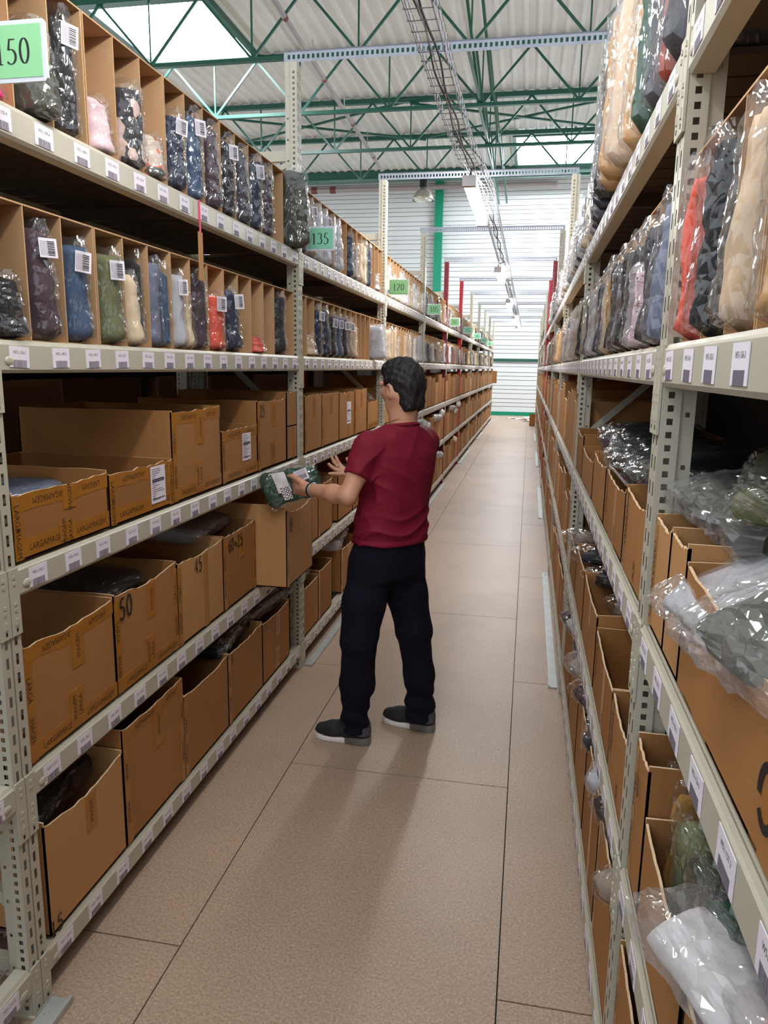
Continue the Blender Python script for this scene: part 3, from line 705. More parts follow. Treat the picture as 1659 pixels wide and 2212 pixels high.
# ================================================================== pigeonhole boxes and bagged clothes
PH = .36
def pigeon_mesh(w, h, d=.5):
    mb = MB(); th = .004
    mb.box(-d, 0, 0, th, 0, h-.004).box(-d, 0, w-th, w, 0, h-.004).box(-d, -d+th, th, w-th, 0, h-.004).box(-d, 0, th, w-th, 0, .004).box(-d, 0, 0, w, h-.004, h)
    return mb.mesh('pigeonhole_box', 'slot')
def pdiv(h, d=.5): return MB().box(-d+.006, 0, -.002, .002, .004, h-.005).mesh('divider', 'slot')
PB = {h: (pigeon_mesh(.458, h), pdiv(h)) for h in (.35, .33)}
def pigeon(side, k, lv, i, lab):
    h = .35 if lv == 4 else .33; y = Y0+k*P+.047+i*.464; left = side == 'L'; z = Z[lv]+.0025
    o = tag(link('pigeonhole_box', PB[h][0], None, (A-.03, y, z) if left else (B+.03, y+.458, z), (0, 0, 0 if left else PI)), lab, 'box', 'cardboard pigeonhole boxes')
    for j in (1, 2): link('divider', PB[h][1], o, (0, .458*j/3, 0))
for k in range(0, 5):
    for lv in (3, 4):
        for i in range(5):
            pigeon('L', k, lv, i, 'cardboard pigeonhole box, %s past the %d sign on the %s, left' % (ON[i], SIGN[k], 'eye-level shelf' if lv == 3 else 'top shelf'))
for k in range(-1, 4):
    for lv in (3, 4):
        for i in range(5):
            if k == 0 and lv == 4: continue
            pigeon('R', k, lv, i, 'cardboard pigeonhole box, %s along the %s, %s' % (ON[i], 'eye-level shelf' if lv == 3 else 'top shelf', RN[k]))
mb = MB()
for k in range(5, 10):
    for lv in (3, 4):
        for i in range(10):
            soup(mb, PB[.33][1], (A-.03, Y0+k*P+.1+.23*i, Z[lv]), 0); soup(mb, PB[.33][1], (B+.03, Y0+k*P+.1+.23*i, Z[lv]), PI)
o = tag(mb.obj('cardboard_dividers', 'slot'), 'rows of cardboard dividers on the far upper shelves', 'dividers'); o['kind'] = 'stuff'

def nz(x, y, z): return noise.noise(Vector((x, y, z)))
def sup(a, e): c, s_ = math.cos(a), math.sin(a); return math.copysign(abs(c)**(2/e), c), math.copysign(abs(s_)**(2/e), s_)
def bag_meshes(seed, w, d, h, lean=0, slump=0, n1=24, n2=34, ext=.14, lay=False, cr=1.0):
    """garment core and crumpled plastic sleeve; z up, x depth, y thickness"""
    r = random.Random(seed*17)
    def base(t, a, e, grow, film):
        c, s_ = sup(a, e)
        bul = 1+slump*math.exp(-((t-.12)/.16)**2)-.06*t
        ex = d/2*bul*(1-.2*max(0, (.06-t)/.06)**2)+grow; ey = w/2*bul*(1-.3*max(0, (.06-t)/.06)**2)+grow
        if film and t > 1: k = (t-1)/ext; ey = ey*(1-.55*k)+.002; ex *= 1-.06*k
        return ex*c, ey*s_, c/max(.2, abs(c)+abs(s_)), s_/max(.2, abs(c)+abs(s_))
    def off(t): return lean*t*t+.004*nz(seed*3, 1, t*3), .004*nz(seed, 7, t*4)*t
    def core_pt(t, a):
        x, y, nx, ny = base(t, a, 3.4, 0, False); z = t*h
        fold = (1-abs(nz(x*16+z*5+seed, y*16+seed*3, z*8)))**4
        dr = .005*nz(x*14+seed*7.1, y*24, z*12)+.0025*nz(x*40, y*40, z*60+seed)-.010*fold
        ox, oy = off(t); return (x+nx*dr+ox, y+ny*dr*.7+oy, z*(1-.02*(x*x+y*y*4)))
    g = [[core_pt(i/14, 2*PI*k/n1) for k in range(n1)] for i in range(15)]
    top = [[(p[0]*f, p[1]*f, p[2]+h*(.10*(1-f)+.08*nz(p[0]*9, p[1]*16, seed*5.3))) for p in g[-1]] for f in (.96, .8, .4)]; g.pop()
    core = MB().loft(g+top)
    N = 20; q = []
    for i in range(N+1):
        t = (1+ext)*i/N; row = []
        for k in range(n2):
            a = 2*PI*(k+.5*(i % 2)+(r.uniform(-.3, .3) if 0 < i < N else 0))/n2
            tt = max(0, min(1+ext, t+(r.uniform(-.35, .35)*(1+ext)/N if 0 < i < N else (r.uniform(-.03, .02) if i else 0))))
            x, y, nx, ny = base(tt, a, 2.8, .005, True); z = tt*h
            rid = abs(nz(x*18+seed*2.3+z*9, y*22-z*7, z*14+seed))
            dr = .012*cr*(.35-rid)*(1 if tt > .1 else tt*10)+cr*r.uniform(-.0025, .003)+.003
            ox, oy = off(min(tt, 1)); row.append((x+nx*dr+ox, y+ny*dr*.8+oy, z))
        q.append(row)
    fm = MB(); v = [p for row in q for p in row]; f = []
    for i in range(N):
        for k in range(n2):
            a0, a1, b0, b1 = i*n2+k, i*n2+(k+1) % n2, (i+1)*n2+k, (i+1)*n2+(k+1) % n2
            if i % 2 == 0: f += [(a0, a1, b0), (a1, b1, b0)]
            else: f += [(a0, b1, b0), (a0, a1, b1)]
    fm.add(v, f)
    if lay:
        for o_ in (core, fm): o_.v = [(x, z-h/2, y+w/2) for x, y, z in o_.v]; o_.f = [tuple(reversed(q_)) for q_ in o_.f]
    return core.mesh('garment', CL['black'], True), fm.mesh('plastic_bag', 'film', False)
VAR = [bag_meshes(1, .112, .3, .31), bag_meshes(2, .114, .31, .27, .01, .03), bag_meshes(3, .11, .28, .34, -.01), bag_meshes(4, .112, .31, .22, .01, .05),
       bag_meshes(5, .11, .3, .13, .0, .08), bag_meshes(6, .11, .29, .29, .01, .03), bag_meshes(7, .114, .3, .24, -.01, .03), bag_meshes(8, .112, .27, .4, 0, .02)]
DIM = [(.105, .3, .31), (.115, .31, .27), (.1, .27, .34), (.115, .31, .22), (.12, .3, .13), (.09, .29, .29), (.12, .3, .24), (.11, .25, .4)]
FLAT = [bag_meshes(21, .075, .28, .36, 0, .1, 28, 44, .2, True, 1.9), bag_meshes(22, .065, .25, .38, 0, .1, 28, 44, .22, True, 1.9), bag_meshes(23, .07, .17, .26, 0, .15, 24, 36, .25, True, 1.9)]
def stk(w=.05, h=.06):
    mb = MB().box(0, .001, -w/2, w/2, -h/2, h/2); r = random.Random(3); z = -h*.4
    while z < h*.3: t = r.choice((.0012, .002, .003)); mb.box(.001, .0013, -.002, w*.36, z, z+t, 1); z += t+r.choice((.0012, .002))
    for i in range(5): mb.box(.001, .0013, -w*.42+i*.004, -w*.42+i*.004+.0012, -h*.4, h*.36, 2)
    return mb.mesh('barcode_label', ['white', 'ink', 'grey'])
STK = stk()
def over(o, m):
    o.material_slots[0].link = 'OBJECT'; o.material_slots[0].material = m
def bag(loc, rz, v, colr, label, sc=(1, 1, 1), rx=0, ry=0, sticker=False, milky=False, kit=None, group='bagged clothes on the shelves', stk_at=None):
    g, f = (kit or VAR)[v]; t = thing('bagged_garment', label, 'clothes bag', loc, rz, group)
    t.rotation_euler = (rx, ry, rz); t.scale = sc
    o = link('garment', g, t); over(o, CL[colr] if colr in CL else M[colr])
    o = link('plastic_bag', f, t)
    if milky: over(o, M['film2'])
    if sticker:
        w, d, h = DIM[v] if kit is None else (0, 0, 0)
        p = stk_at or ((d/2+.004, -.012, h*.86), (RND.uniform(-.1, .1), 0, -.45)); link('barcode_label', STK, t, p[0], p[1])
    return t
def slot_y(side, k, s):
    q = .047+.464*(s//3)+.458*(s % 3+.5)/3; return Y0+k*P+q if side == 'L' else Y0+(k+1)*P-q
SH = {3: 'eye-level shelf', 4: 'top shelf'}
def sbag(side, k, lv, s, colr, v, sc=1, zs=1, out=0, n=0, sticker=False, milky=False, wy=1, tilt=0, note='', dy=0):
    left = side == 'L'; d = DIM[v][1]*sc; wy = min(wy, .95)
    if not (side == 'R' and k == 0 and lv == 4) and out < .09: zs = min(zs, ((.35 if lv == 4 else .33)-.022)/(DIM[v][2]*1.15))
    x = A-.025-d/2+out if left else B+.025+d/2-out
    if left: lab = '%s garment in clear plastic, %s slot past the %d sign, %s' % (colr, ON[s], SIGN[k], SH[lv])
    else: lab = '%s bagged garment, %s slot from the far end, %s, %s' % (colr, ON[s], SH[lv], RN[k])
    if note: lab = note
    return bag((x, slot_y(side, k, s)+dy, Z[lv]+.008), 0 if left else PI, v, colr, lab, (sc, wy, zs), tilt, 0, sticker, milky)
L, R = 'L', 'R'
# left, sign 150, top shelf
sbag(L, 0, 4, 0, 'hot pink', 4, 1, .8); sbag(L, 0, 4, 0, 'beige', 2, .8, 1.05, -.08, note='tall beige garment behind the 150 sign, top shelf', sticker=True)
sbag(L, 0, 4, 1, 'dark olive', 6, 1.1, .85, .05, note='dark olive folded garment slumping out beside the 150 sign, top shelf')
sbag(L, 0, 4, 2, 'black', 0, 1, 1.02, .01, sticker=True); sbag(L, 0, 4, 3, 'pale pink', 4, 1, 1.1, .01)
sbag(L, 0, 4, 4, 'floral black', 3, .95, 1.0, .03); sbag(L, 0, 4, 5, 'floral coral', 4, 1, 1.0, .02)
sbag(L, 0, 4, 6, 'navy', 1, 1, .88, .02, sticker=True); sbag(L, 0, 4, 7, 'denim blue', 0, 1, .95, .02, sticker=True)
for s, c in ((8, 'plum'), (9, 'black'), (10, 'charcoal'), (11, 'navy'), (12, 'plum')): sbag(L, 0, 4, s, c, (2, 0, 2, 5, 0)[s-8], 1, .98, .02, sticker=s in (9, 11), wy=1.05)
sbag(L, 0, 4, 14, 'dark olive', 2, 1.05, 1.0, .1, note='dark olive bagged garment leaning over the upright beside the 135 sign')
# left, sign 150, eye-level shelf
sbag(L, 0, 3, 0, 'black', 4, 1, 1.1, .02, note='low black bag at the near end of the left eye-level shelf')
sbag(L, 0, 3, 1, 'plum', 2, 1, .92, .01, sticker=True); sbag(L, 0, 3, 2, 'denim blue', 1, 1, .93, .01, sticker=True)
sbag(L, 0, 3, 3, 'olive green', 1, 1.02, .92, .02, sticker=True); sbag(L, 0, 3, 4, 'cream', 6, 1, .85, .03, wy=.6, dy=-.045); sbag(L, 0, 3, 4, 'black', 0, .95, .92, 0, wy=.5, dy=.025, note='black garment beside the cream one, eye-level shelf, left')
sbag(L, 0, 3, 5, 'slate blue', 5, 1, .9, .01, wy=.75, dy=-.04); sbag(L, 0, 3, 5, 'denim blue', 0, 1, .82, .01, wy=.55, dy=.035, note='denim blue garment beside the slate one, eye-level shelf, left')
sbag(L, 0, 3, 6, 'silver grey', 1, 1, .9, .02, sticker=True, wy=.6, dy=-.035); sbag(L, 0, 3, 6, 'cream', 6, 1, .9, .02, wy=.55, dy=.035, note='cream garment beside the silver grey one, eye-level shelf')
sbag(L, 0, 3, 7, 'plum', 0, 1, .85, .02); sbag(L, 0, 3, 8, 'coral', 3, 1, .95, .02, sticker=True)
sbag(L, 0, 3, 9, 'navy', 6, 1.05, .98, .03, wy=1.0, sticker=True); sbag(L, 0, 3, 11, 'coral', 4, .9, .55, .02); sbag(L, 0, 3, 13, 'black', 1, 1, 1, .02)
# left, sign 135
for s, c, v, st in ((0, 'navy', 0, 1), (1, 'taupe', 2, 1), (2, 'silver grey', 0, 0), (3, 'silver grey', 2, 1), (4, 'taupe', 0, 0), (5, 'silver grey', 2, 0), (7, 'navy', 1, 0), (8, 'taupe', 3, 0), (9, 'beige', 1, 0), (10, 'cream', 0, 0), (11, 'navy', 0, 0), (13, 'taupe', 4, 0)):
    sbag(L, 1, 4, s, c, v, 1, .98, .02, sticker=bool(st), milky=c == 'silver grey')
for s, c, v, st in ((1, 'beige', 4, 0), (2, 'navy', 0, 1), (3, 'navy', 2, 0), (4, 'black', 1, 1), (5, 'denim blue', 1, 1), (6, 'black', 1, 1), (7, 'taupe', 1, 1), (8, 'beige', 3, 0)):
    sbag(L, 1, 3, s, c, v, 1, .9, .02, sticker=bool(st))
sbag(L, 1, 3, 12, 'silver grey', 6, 1.25, 1.0, .11, milky=True, wy=1.15, note='silver bag slumping over the shelf edge near the person\'s head')
for k, pal4, pal3 in ((2, ['cream', 'white', 'cream', 'beige', 'white', 'dark green', 'white'], ['cream', 'beige', 'white', 'silver grey', 'beige', 'camel', 'taupe']),
                      (3, ['rust red', 'plum', 'silver grey', 'charcoal', 'black', 'taupe'], ['taupe', 'charcoal', 'taupe', 'silver grey', 'black']),
                      (4, ['camel', 'dark olive', 'black', 'taupe', 'cream'], ['charcoal', 'black', 'white', 'taupe', 'rust red'])):
    for lv, pal in ((4, pal4), (3, pal3)):
        for s in range(15):
            if RND.random() < .2: continue
            v = RND.choice((0, 1, 1, 3, 5, 6)); sbag(L, k, lv, s, RND.choice(pal), v, 1, RND.uniform(.8, .98), .02, milky=RND.random() < .4)
# right, nearest bay
for s, c, v, zs, mk, o_ in ((0, 'coral', 0, .95, 0, .03), (1, 'black', 7, .86, 0, .02), (2, 'beige', 2, 1.0, 0, .02), (3, 'camel', 0, 1.0, 0, .02), (4, 'beige', 2, .98, 0, .03), (5, 'white', 1, 1, 1, .04)):
    sbag(R, -1, 3, s, c, v, 1, zs, o_, milky=bool(mk), wy=1.05 if s else .6)
for s, c, v in ((0, 'charcoal', 2), (1, 'black', 0), (2, 'plum', 2), (3, 'navy', 0), (4, 'camel', 2), (5, 'black', 0)): sbag(R, -1, 4, s, c, v, 1, 1.1, .03)
# right, second bay
for s, c, v, zs, mk in ((14, 'slate blue', 2, 1.02, 0), (13, 'charcoal', 1, .9, 0), (12, 'printed pink', 3, .8, 1), (11, 'charcoal', 0, .98, 0), (10, 'black', 1, .95, 0), (9, 'plum', 3, 1, 0), (8, 'black', 1, 1, 0), (7, 'mustard', 0, .9, 0),
                        (6, 'cream', 0, .95, 0), (5, 'navy', 1, .95, 0), (4, 'taupe', 0, .8, 1), (3, 'silver grey', 1, .9, 1), (2, 'taupe', 3, 1, 0), (1, 'navy', 1, 1, 0), (0, 'cream', 0, .9, 0)):
    sbag(R, 0, 3, s, c, v, 1, zs, .035 if s > 11 else .03, milky=bool(mk), wy=1.15)
for s, c, v, zs, o_ in ((14, 'charcoal', 7, 1.15, .04), (13, 'rust red', 2, 1.1, .03), (12, 'charcoal', 7, 1.15, .03), (11, 'dark green', 7, 1.2, .04), (10, 'camel', 2, 1.15, .05), (9, 'beige', 7, 1.05, .07), (8, 'camel', 7, 1.1, .08), (7, 'camel', 2, 1.2, .07),
                        (6, 'black', 7, 1.1, .07), (5, 'navy', 7, .95, .06), (4, 'slate blue', 2, 1.05, .05), (3, 'black', 2, 1, .05), (2, 'navy', 0, 1, .04), (1, 'taupe', 0, 1, .04), (0, 'cream', 0, 1, .04)):
    sbag(R, 0, 4, s, c, v, 1, zs, o_, milky=c in ('beige', 'taupe'), wy=1.15)
for k in (1, 2, 3):
    for lv in (4, 3):
        pal = ['navy', 'cream', 'taupe', 'silver grey', 'black', 'beige', 'white'] if lv == 4 else ['taupe', 'silver grey', 'navy', 'black', 'camel']
        for s in range(15):
            if RND.random() < (.2 if k < 2 else .5): continue
            sbag(R, k, lv, s, RND.choice(pal), RND.choice((0, 1, 2, 3)), 1, RND.uniform(.85, 1), .04, milky=RND.random() < .4)
# far away rows: one uncountable mass
fm = {c: MB() for c in ('taupe', 'cream', 'charcoal', 'silver grey', 'dark olive')}; names = list(fm)
for k in range(5, 10):
    for lv in (3, 4):
        for s in range(14):
            for sd in 'LR':
                if RND.random() < .25: continue
                me = VAR[RND.choice((0, 1, 3, 6))][0]
                soup(fm[RND.choice(names)], me, (A-.16 if sd == 'L' else B+.16, Y0+k*P+.12+.155*s, Z[lv]+.005), 0 if sd == 'L' else PI)
mb = MB()
for i, c in enumerate(names): mb.add(fm[c].v, fm[c].f, i)
o = tag(mb.obj('bagged_garments', [CL[c] for c in names]), 'mass of bagged clothes on the far upper shelves', 'clothes bags'); o['kind'] = 'stuff'

# ---- clothes lying in or on the cartons
LYB = 'bagged clothes in the cartons'
def lie(loc, v, colr, label, rz=0, rx=0, ry=0, sc=(1, 1, 1), milky=False, sticker=None):
    return bag(loc, rz, v, colr, label, sc, rx, ry, sticker is not None, milky, FLAT, LYB, sticker)
z2, z1, z0 = Z[2], Z[1], Z[0]
lie((B+.21, Y0-.20, z2+.235), 0, 'dark olive', 'clear bag of green clothes on the narrow pale carton, nearest right', .2, .05, -.1, (1.1, .9, 1), True)
lie((B+.22, Y0-.27, z2+.30), 1, 'olive green', 'upper clear bag of green clothes nearest the right upright', -.3, .1, -.1, (.9, .9, .9))
lie((B+.12, Y0-.47, z2+.185), 0, 'silver grey', 'empty looking clear bag draped over the lettered carton', .25, -.1, -.5, (.9, .9, .6), True)
lie((B+.14, Y0-.74, z2+.185), 1, 'dark olive', 'clear bag of dark green clothes at the right edge, third shelf', .3, 0, -.4, (1, .9, 1), True)
lie((B+.26, Y0-.50, z2+.27), 2, 'olive green', 'small clear green bag on top of the heap, nearest right', 1.2, .2, 0, (1.1, 1.2, 1))
lie((B+.19, Y0+.62, z2+.21), 0, 'black', 'black clothes in clear plastic with white barcode sticker, right third shelf', .1, 0, -.12, (1.2, 1.2, 1.1), False, ((-.165, -.1, .035), (0, -PI/2+1.0, 0)))
lie((B+.2, Y0+1.08, z2+.22), 1, 'black', 'black bag hanging over the carton, right third shelf', -.1, .05, -.1, (1.2, 1.4, 1.2))
lie((B+.2, Y0+.24, z2+.205), 1, 'dark olive', 'olive bag below the barcoded black bag, right third shelf', .3, 0, .1, (1, 1, 1))
lie((B+.2, Y0+1.6, z2+.17), 0, 'charcoal', 'charcoal bag lying further along the right third shelf', 0, 0, 0, (1, 1.3, 1.4))
lie((B+.09, Y0-.13, z1+.16), 2, 'mustard', 'mustard garment bag inside the narrow carton, nearest right bay', 0, PI/2-.2, 0, (.45, .8, 1.3))
for i, (t, c, r) in enumerate(((.27, 'olive green', .2), (.37, 'dark olive', -.2), (.47, 'dark green', .1))):
    lie((B+.11, Y0-t, z1+.12), 0, c, '%s bag standing in the carton on the right second shelf, %s from the upright' % (c, ON[i]), 0, PI/2-.15, 0, (.5, .75, 1.4), False)
lie((B+.14, Y0-.60, z1+.155), 0, 'white', 'white garment in clear bag with barcode at the bottom right corner', .5, .1, .2, (1.0, .85, 1.3), True, ((-.02, -.1, .092), (0, -PI/2, .5)))
lie((B+.2, Y0-.85, z1+.2), 1, 'pale pink', 'pale pink bag behind the white one at the bottom right corner', .3, .1, .15, (.9, .9, 1.1), True)
lie((B+.10, Y0+.20, z1+.19), 2, 'plum', 'plum garment with white barcode sticker, right second shelf beside the upright', 0, PI/2-.1, 0, (.7, .9, 1.2), False, ((-.05, .12, .08), (0, -PI/2, PI/2)))
for i in range(9):
    t = .14+.25*i; lie((B+.075, Y0+t, z0+.35), 2, ('taupe', 'black', 'silver grey', 'charcoal', 'plum')[i % 5], 'crumpled clear bag sticking out above the right bottom cartons, %s from the upright' % ON[i], RND.uniform(-.5, .5), RND.uniform(-.2, .2), -.3, (.7, .8, .9), i % 3 == 2)
for i in range(5):
    lie((B+.2, Y0+.5+.40*i, z1+.2), 2, ('charcoal', 'taupe', 'black')[i % 3], 'bag of clothes in the right second shelf cartons, %s from the upright' % ON[i], .3*i, 0, .05, (1, 1.3, 1))
lie((A-.25, Y0+.28, z0+.27), 0, 'black', 'black clothes with white markings in the nearest bottom carton, left', .1, 0, .12, (1.1, 1.2, 1.2))
lie((A-.16, Y0+1.55, z0+.325), 1, 'black', 'shiny black bag on the fourth bottom carton, left', .1, 0, .1, (.8, 1.4, 1.1))
lie((A-.16, Y0+1.98, z0+.315), 1, 'charcoal', 'shiny charcoal bag on the fifth bottom carton, left', -.1, 0, .1, (.8, 1.3, 1.1))
lie((A-.3, Y0+1.5, z1+.3), 0, 'silver grey', 'clear bags in the carton marked 60+25', 0, 0, .05, (1.2, 1.2, .9), True)
lie((A-.3, Y0+.68, z1+.24), 0, 'charcoal', 'dark bags inside the carton marked 50', 0, 0, 0, (1.2, 1.2, .9), True)
lie((A-.3, Y0+.26, z2+.09), 0, 'slate blue', 'blue folded garment with white tag in the nearest low carton', 0, 0, 0, (1.2, 1.2, .9), False, ((.17, -.05, .062), (0, -PI/2, 0)))
lie((A-.2, Y0+P+1.15, z0+.32), 0, 'silver grey', 'clear bag on a carton beside the person\'s hip', .1, 0, .1, (1, 1.4, 1.1), True)
lie((A-.14, Y0+P+.2, z0+.29), 2, 'taupe', 'crumpled clear bag above the carton beside the guard plate, left', .1, 0, .2, (.9, 1.2, 1.1), True)
for k in (2, 3, 4):
    for lv in (0, 1):
        for i in range(6):
            if RND.random() < .35: continue
            w, h, _, _ = GEN[(i*5+k*3+lv*2) % 6]
            lie((A-.04, Y0+k*P+.2+i*.385, Z[lv]+h-.02), 2, RND.choice(('silver grey', 'white', 'taupe', 'cream')), 'clear bag poking out of the %s carton past the %d sign, %s' % (ON[i], SIGN[k], LVN[lv]), RND.uniform(-.4, .4), 0, .3, (.5, RND.uniform(.7, 1.1), 1.1), True)
# hanging tag on the top shelf
t = thing('hanging_tag', 'brown cardboard tag on a pink ribbon hanging from the top shelf, left', 'tag', (A+.006, Y0+.155*6+.215, Z[4]-.01))
MB().bar((0, 0, .01), (.002, 0, -.105), .002, .012, 0, (0, 1, 0)).obj('ribbon', 'pinktag', t)
MB().box(0, .0025, -.018, .018, -.27, -.10).obj('card', 'card2', t)
# loose sheets at the far end of the aisle
for i, (x, y, a) in enumerate(((-.2, 26.2, .3), (.02, 25.4, -.4), (-.45, 26.6, .1), (.05, 27.2, .8))):
    mb = MB(); mb.add([(-.2, -.14, 0), (.2, -.14, .01), (.2, .14, .002), (-.2, .14, .02), (0, -.14, .05), (0, .14, .03)], [(0, 4, 5, 3), (4, 1, 2, 5)])
    tag(link('loose_sheet', mb.mesh('loose_sheet', 'white'), None, (x, y, .003), (0, 0, a)), 'white loose sheet on the floor before the far wall, %s' % ['leftmost but one', 'nearest', 'leftmost', 'farthest'][i], 'paper', 'loose sheets on the floor')

# ================================================================== the person
class SDF:
    def __init__(s, lo, hi, h):
        s.h = h; s.lo = np.array(lo, float); s.n = np.ceil((np.array(hi)-s.lo)/h).astype(int)+1
        s.d = np.full(s.n, .2, np.float32)
    def win(s, lo, hi):
        a = np.maximum(0, np.floor((np.array(lo)-s.lo)/s.h).astype(int)); b = np.minimum(s.n, np.ceil((np.array(hi)-s.lo)/s.h).astype(int)+1)
        if (b <= a).any(): return None
        ax = [s.lo[i]+s.h*np.arange(a[i], b[i]) for i in range(3)]
        return tuple(slice(a[i], b[i]) for i in range(3)), np.meshgrid(*ax, indexing='ij', sparse=True)
    def comb(s, sl, d, k, op='add'):
        o = s.d[sl]
        if op == 'sub': d = -d; h = np.clip(.5+.5*(d-o)/k, 0, 1); s.d[sl] = o*(1-h)+d*h+k*h*(1-h)
        elif op == 'int': h = np.clip(.5+.5*(d-o)/k, 0, 1); s.d[sl] = o*(1-h)+d*h+k*h*(1-h)
        else: h = np.clip(.5+.5*(o-d)/k, 0, 1); s.d[sl] = o*(1-h)+d*h-k*h*(1-h)
    def cone(s, p, q, r1, r2, k=.015, op='add'):
        p, q = np.array(p, float), np.array(q, float); m = max(r1, r2)+.08
        w = s.win(np.minimum(p, q)-m, np.maximum(p, q)+m)
        if w is None: return s
        sl, (X, Y, Zz) = w; e = q-p; L2 = max(e@e, 1e-9)
        t = np.clip(((X-p[0])*e[0]+(Y-p[1])*e[1]+(Zz-p[2])*e[2])/L2, 0, 1)
        d = np.sqrt((X-p[0]-e[0]*t)**2+(Y-p[1]-e[1]*t)**2+(Zz-p[2]-e[2]*t)**2)-(r1+(r2-r1)*t)
        s.comb(sl, d.astype(np.float32), k, op); return s
    def chain(s, pts, rs, k=.015):
        for i in range(len(pts)-1): s.cone(pts[i], pts[i+1], rs[i], rs[i+1], k)
        return s
    def ell(s, c, R_, axes, k=.015, op='add'):
        """ellipsoid with radii R_ along orthonormal axes"""
        c = np.array(c, float); m = max(R_)+.08; w = s.win(c-m, c+m)
        if w is None: return s
        sl, (X, Y, Zz) = w; q = 0; g = 0
        for a, r in zip(axes, R_):
            u = (X-c[0])*a[0]+(Y-c[1])*a[1]+(Zz-c[2])*a[2]; q = q+(u/r)**2; g = g+(u/r**2)**2
        k0 = np.sqrt(q); d = k0*(k0-1)/np.maximum(np.sqrt(g), 1e-6)
        s.comb(sl, d.astype(np.float32), k, op); return s
    def stack(s, zs, cs, ab, f, l, k=.02, expo=2.3):
        """vertical stack of superellipses: heights, centres, (lateral, frontal) half widths"""
        zs = np.array(zs); w = s.win((-9, -9, zs[0]-.03), (9, 9, zs[-1]+.03)); sl, (X, Y, Zz) = w
        zz = Zz.ravel(); cx = np.interp(zz, zs, [c[0] for c in cs]); cy = np.interp(zz, zs, [c[1] for c in cs])
        a = np.interp(zz, zs, [q[0] for q in ab]); b = np.interp(zz, zs, [q[1] for q in ab])
        dx, dy = X-cx, Y-cy; u = np.abs(dx*l[0]+dy*l[1])/a; v = np.abs(dx*f[0]+dy*f[1])/b
        r = (u**expo+v**expo)**(1/expo); d = (r-1)*np.minimum(a, b)
        d = np.maximum(d, np.maximum(zs[0]-zz, zz-zs[-1])[None, None, :])
        s.comb(sl, d.astype(np.float32), k); return s
    def plane(s, p, n_, k=.004):
        """keep the side against n_"""
        ax = [s.lo[i]+s.h*np.arange(s.n[i]) for i in range(3)]; X, Y, Zz = np.meshgrid(*ax, indexing='ij', sparse=True)
        d = (X-p[0])*n_[0]+(Y-p[1])*n_[1]+(Zz-p[2])*n_[2]; s.d = np.maximum(s.d, d.astype(np.float32)); return s
    def disp(s, fn):
        ax = [s.lo[i]+s.h*np.arange(s.n[i]) for i in range(3)]; X, Y, Zz = np.meshgrid(*ax, indexing='ij', sparse=True)
        s.d += fn(X, Y, Zz).astype(np.float32); return s
    def mesh(s, name, mats, pick=None):
        d = s.d; n = d.shape; c = (n[0]-1, n[1]-1, n[2]-1)
        sg = d < 0; cnt = np.zeros(c, np.int8)
        for i in (0, 1):
            for j in (0, 1):
                for k in (0, 1): cnt += sg[i:i+c[0], j:j+c[1], k:k+c[2]]
        act = (cnt > 0) & (cnt < 8); idx = np.argwhere(act); num = -np.ones(c, np.int64); num[act] = np.arange(len(idx))
        acc = np.zeros((len(idx), 3)); wt = np.zeros(len(idx)); cor = [(i, j, k) for i in (0, 1) for j in (0, 1) for k in (0, 1)]
        for a in cor:
            for ax_ in range(3):
                if a[ax_]: continue
                b = list(a); b[ax_] = 1
                da = d[tuple((idx+a).T)]; db = d[tuple((idx+b).T)]; x = (da < 0) != (db < 0)
                t = np.where(x, da/np.where(x, da-db, 1), 0); pos = np.array(a, float)+np.zeros((len(idx), 3)); pos[:, ax_] += t
                acc[x] += pos[x]; wt[x] += 1
        v = s.lo+s.h*(idx+acc/wt[:, None]); F = []
        for ax_ in range(3):
            o1, o2 = [(1, 2), (2, 0), (0, 1)][ax_]
            lo = [slice(None)]*3; hi = [slice(None)]*3; lo[ax_] = slice(0, -1); hi[ax_] = slice(1, None)
            cr = sg[tuple(lo)] != sg[tuple(hi)]; e = np.argwhere(cr)
            ok = (e[:, o1] > 0) & (e[:, o2] > 0) & (e[:, o1] < c[o1]) & (e[:, o2] < c[o2]); e = e[ok]
            if not len(e): continue
            q = []
            for da, db in ((-1, -1), (0, -1), (0, 0), (-1, 0)):
                g = e.copy(); g[:, o1] += da; g[:, o2] += db; q.append(num[tuple(g.T)])
            q = np.stack(q, 1); fl = sg[tuple(e.T)]; q[~fl] = q[~fl][:, ::-1]; F.append(q)
        F = np.concatenate(F); me = bpy.data.meshes.new(name); me.from_pydata(v.tolist(), [], F.tolist())
        for mm in (mats if isinstance(mats, list) else [mats]): me.materials.append(M[mm])
        me.polygons.foreach_set('use_smooth', [True]*len(me.polygons))
        if pick is not None:
            ctr = v[F].mean(1); me.polygons.foreach_set('material_index', pick(ctr).astype(int).tolist())
        me.update(); return me
    def smooth(s, it=1):
        for _ in range(it):
            d = s.d
            for ax_ in range(3):
                p = np.concatenate([d.take([0], ax_), d, d.take([-1], ax_)], ax_); n = d.shape[ax_]
                d = .25*p.take(range(0, n), ax_)+.5*d+.25*p.take(range(2, n+2), ax_)
            s.d = d
        return s
V3 = lambda *a: np.array(a, float)
unit = lambda v: v/np.linalg.norm(v)
f_ = unit(V3(-.78, .62, 0)); l_ = V3(-f_[1], f_[0], 0); UP = V3(0, 0, 1)      # facing, person's left
hf_ = unit(V3(-.80, .60, -.12)); hl_ = unit(np.cross(UP, hf_)); hu_ = np.cross(hf_, hl_)  # head axes

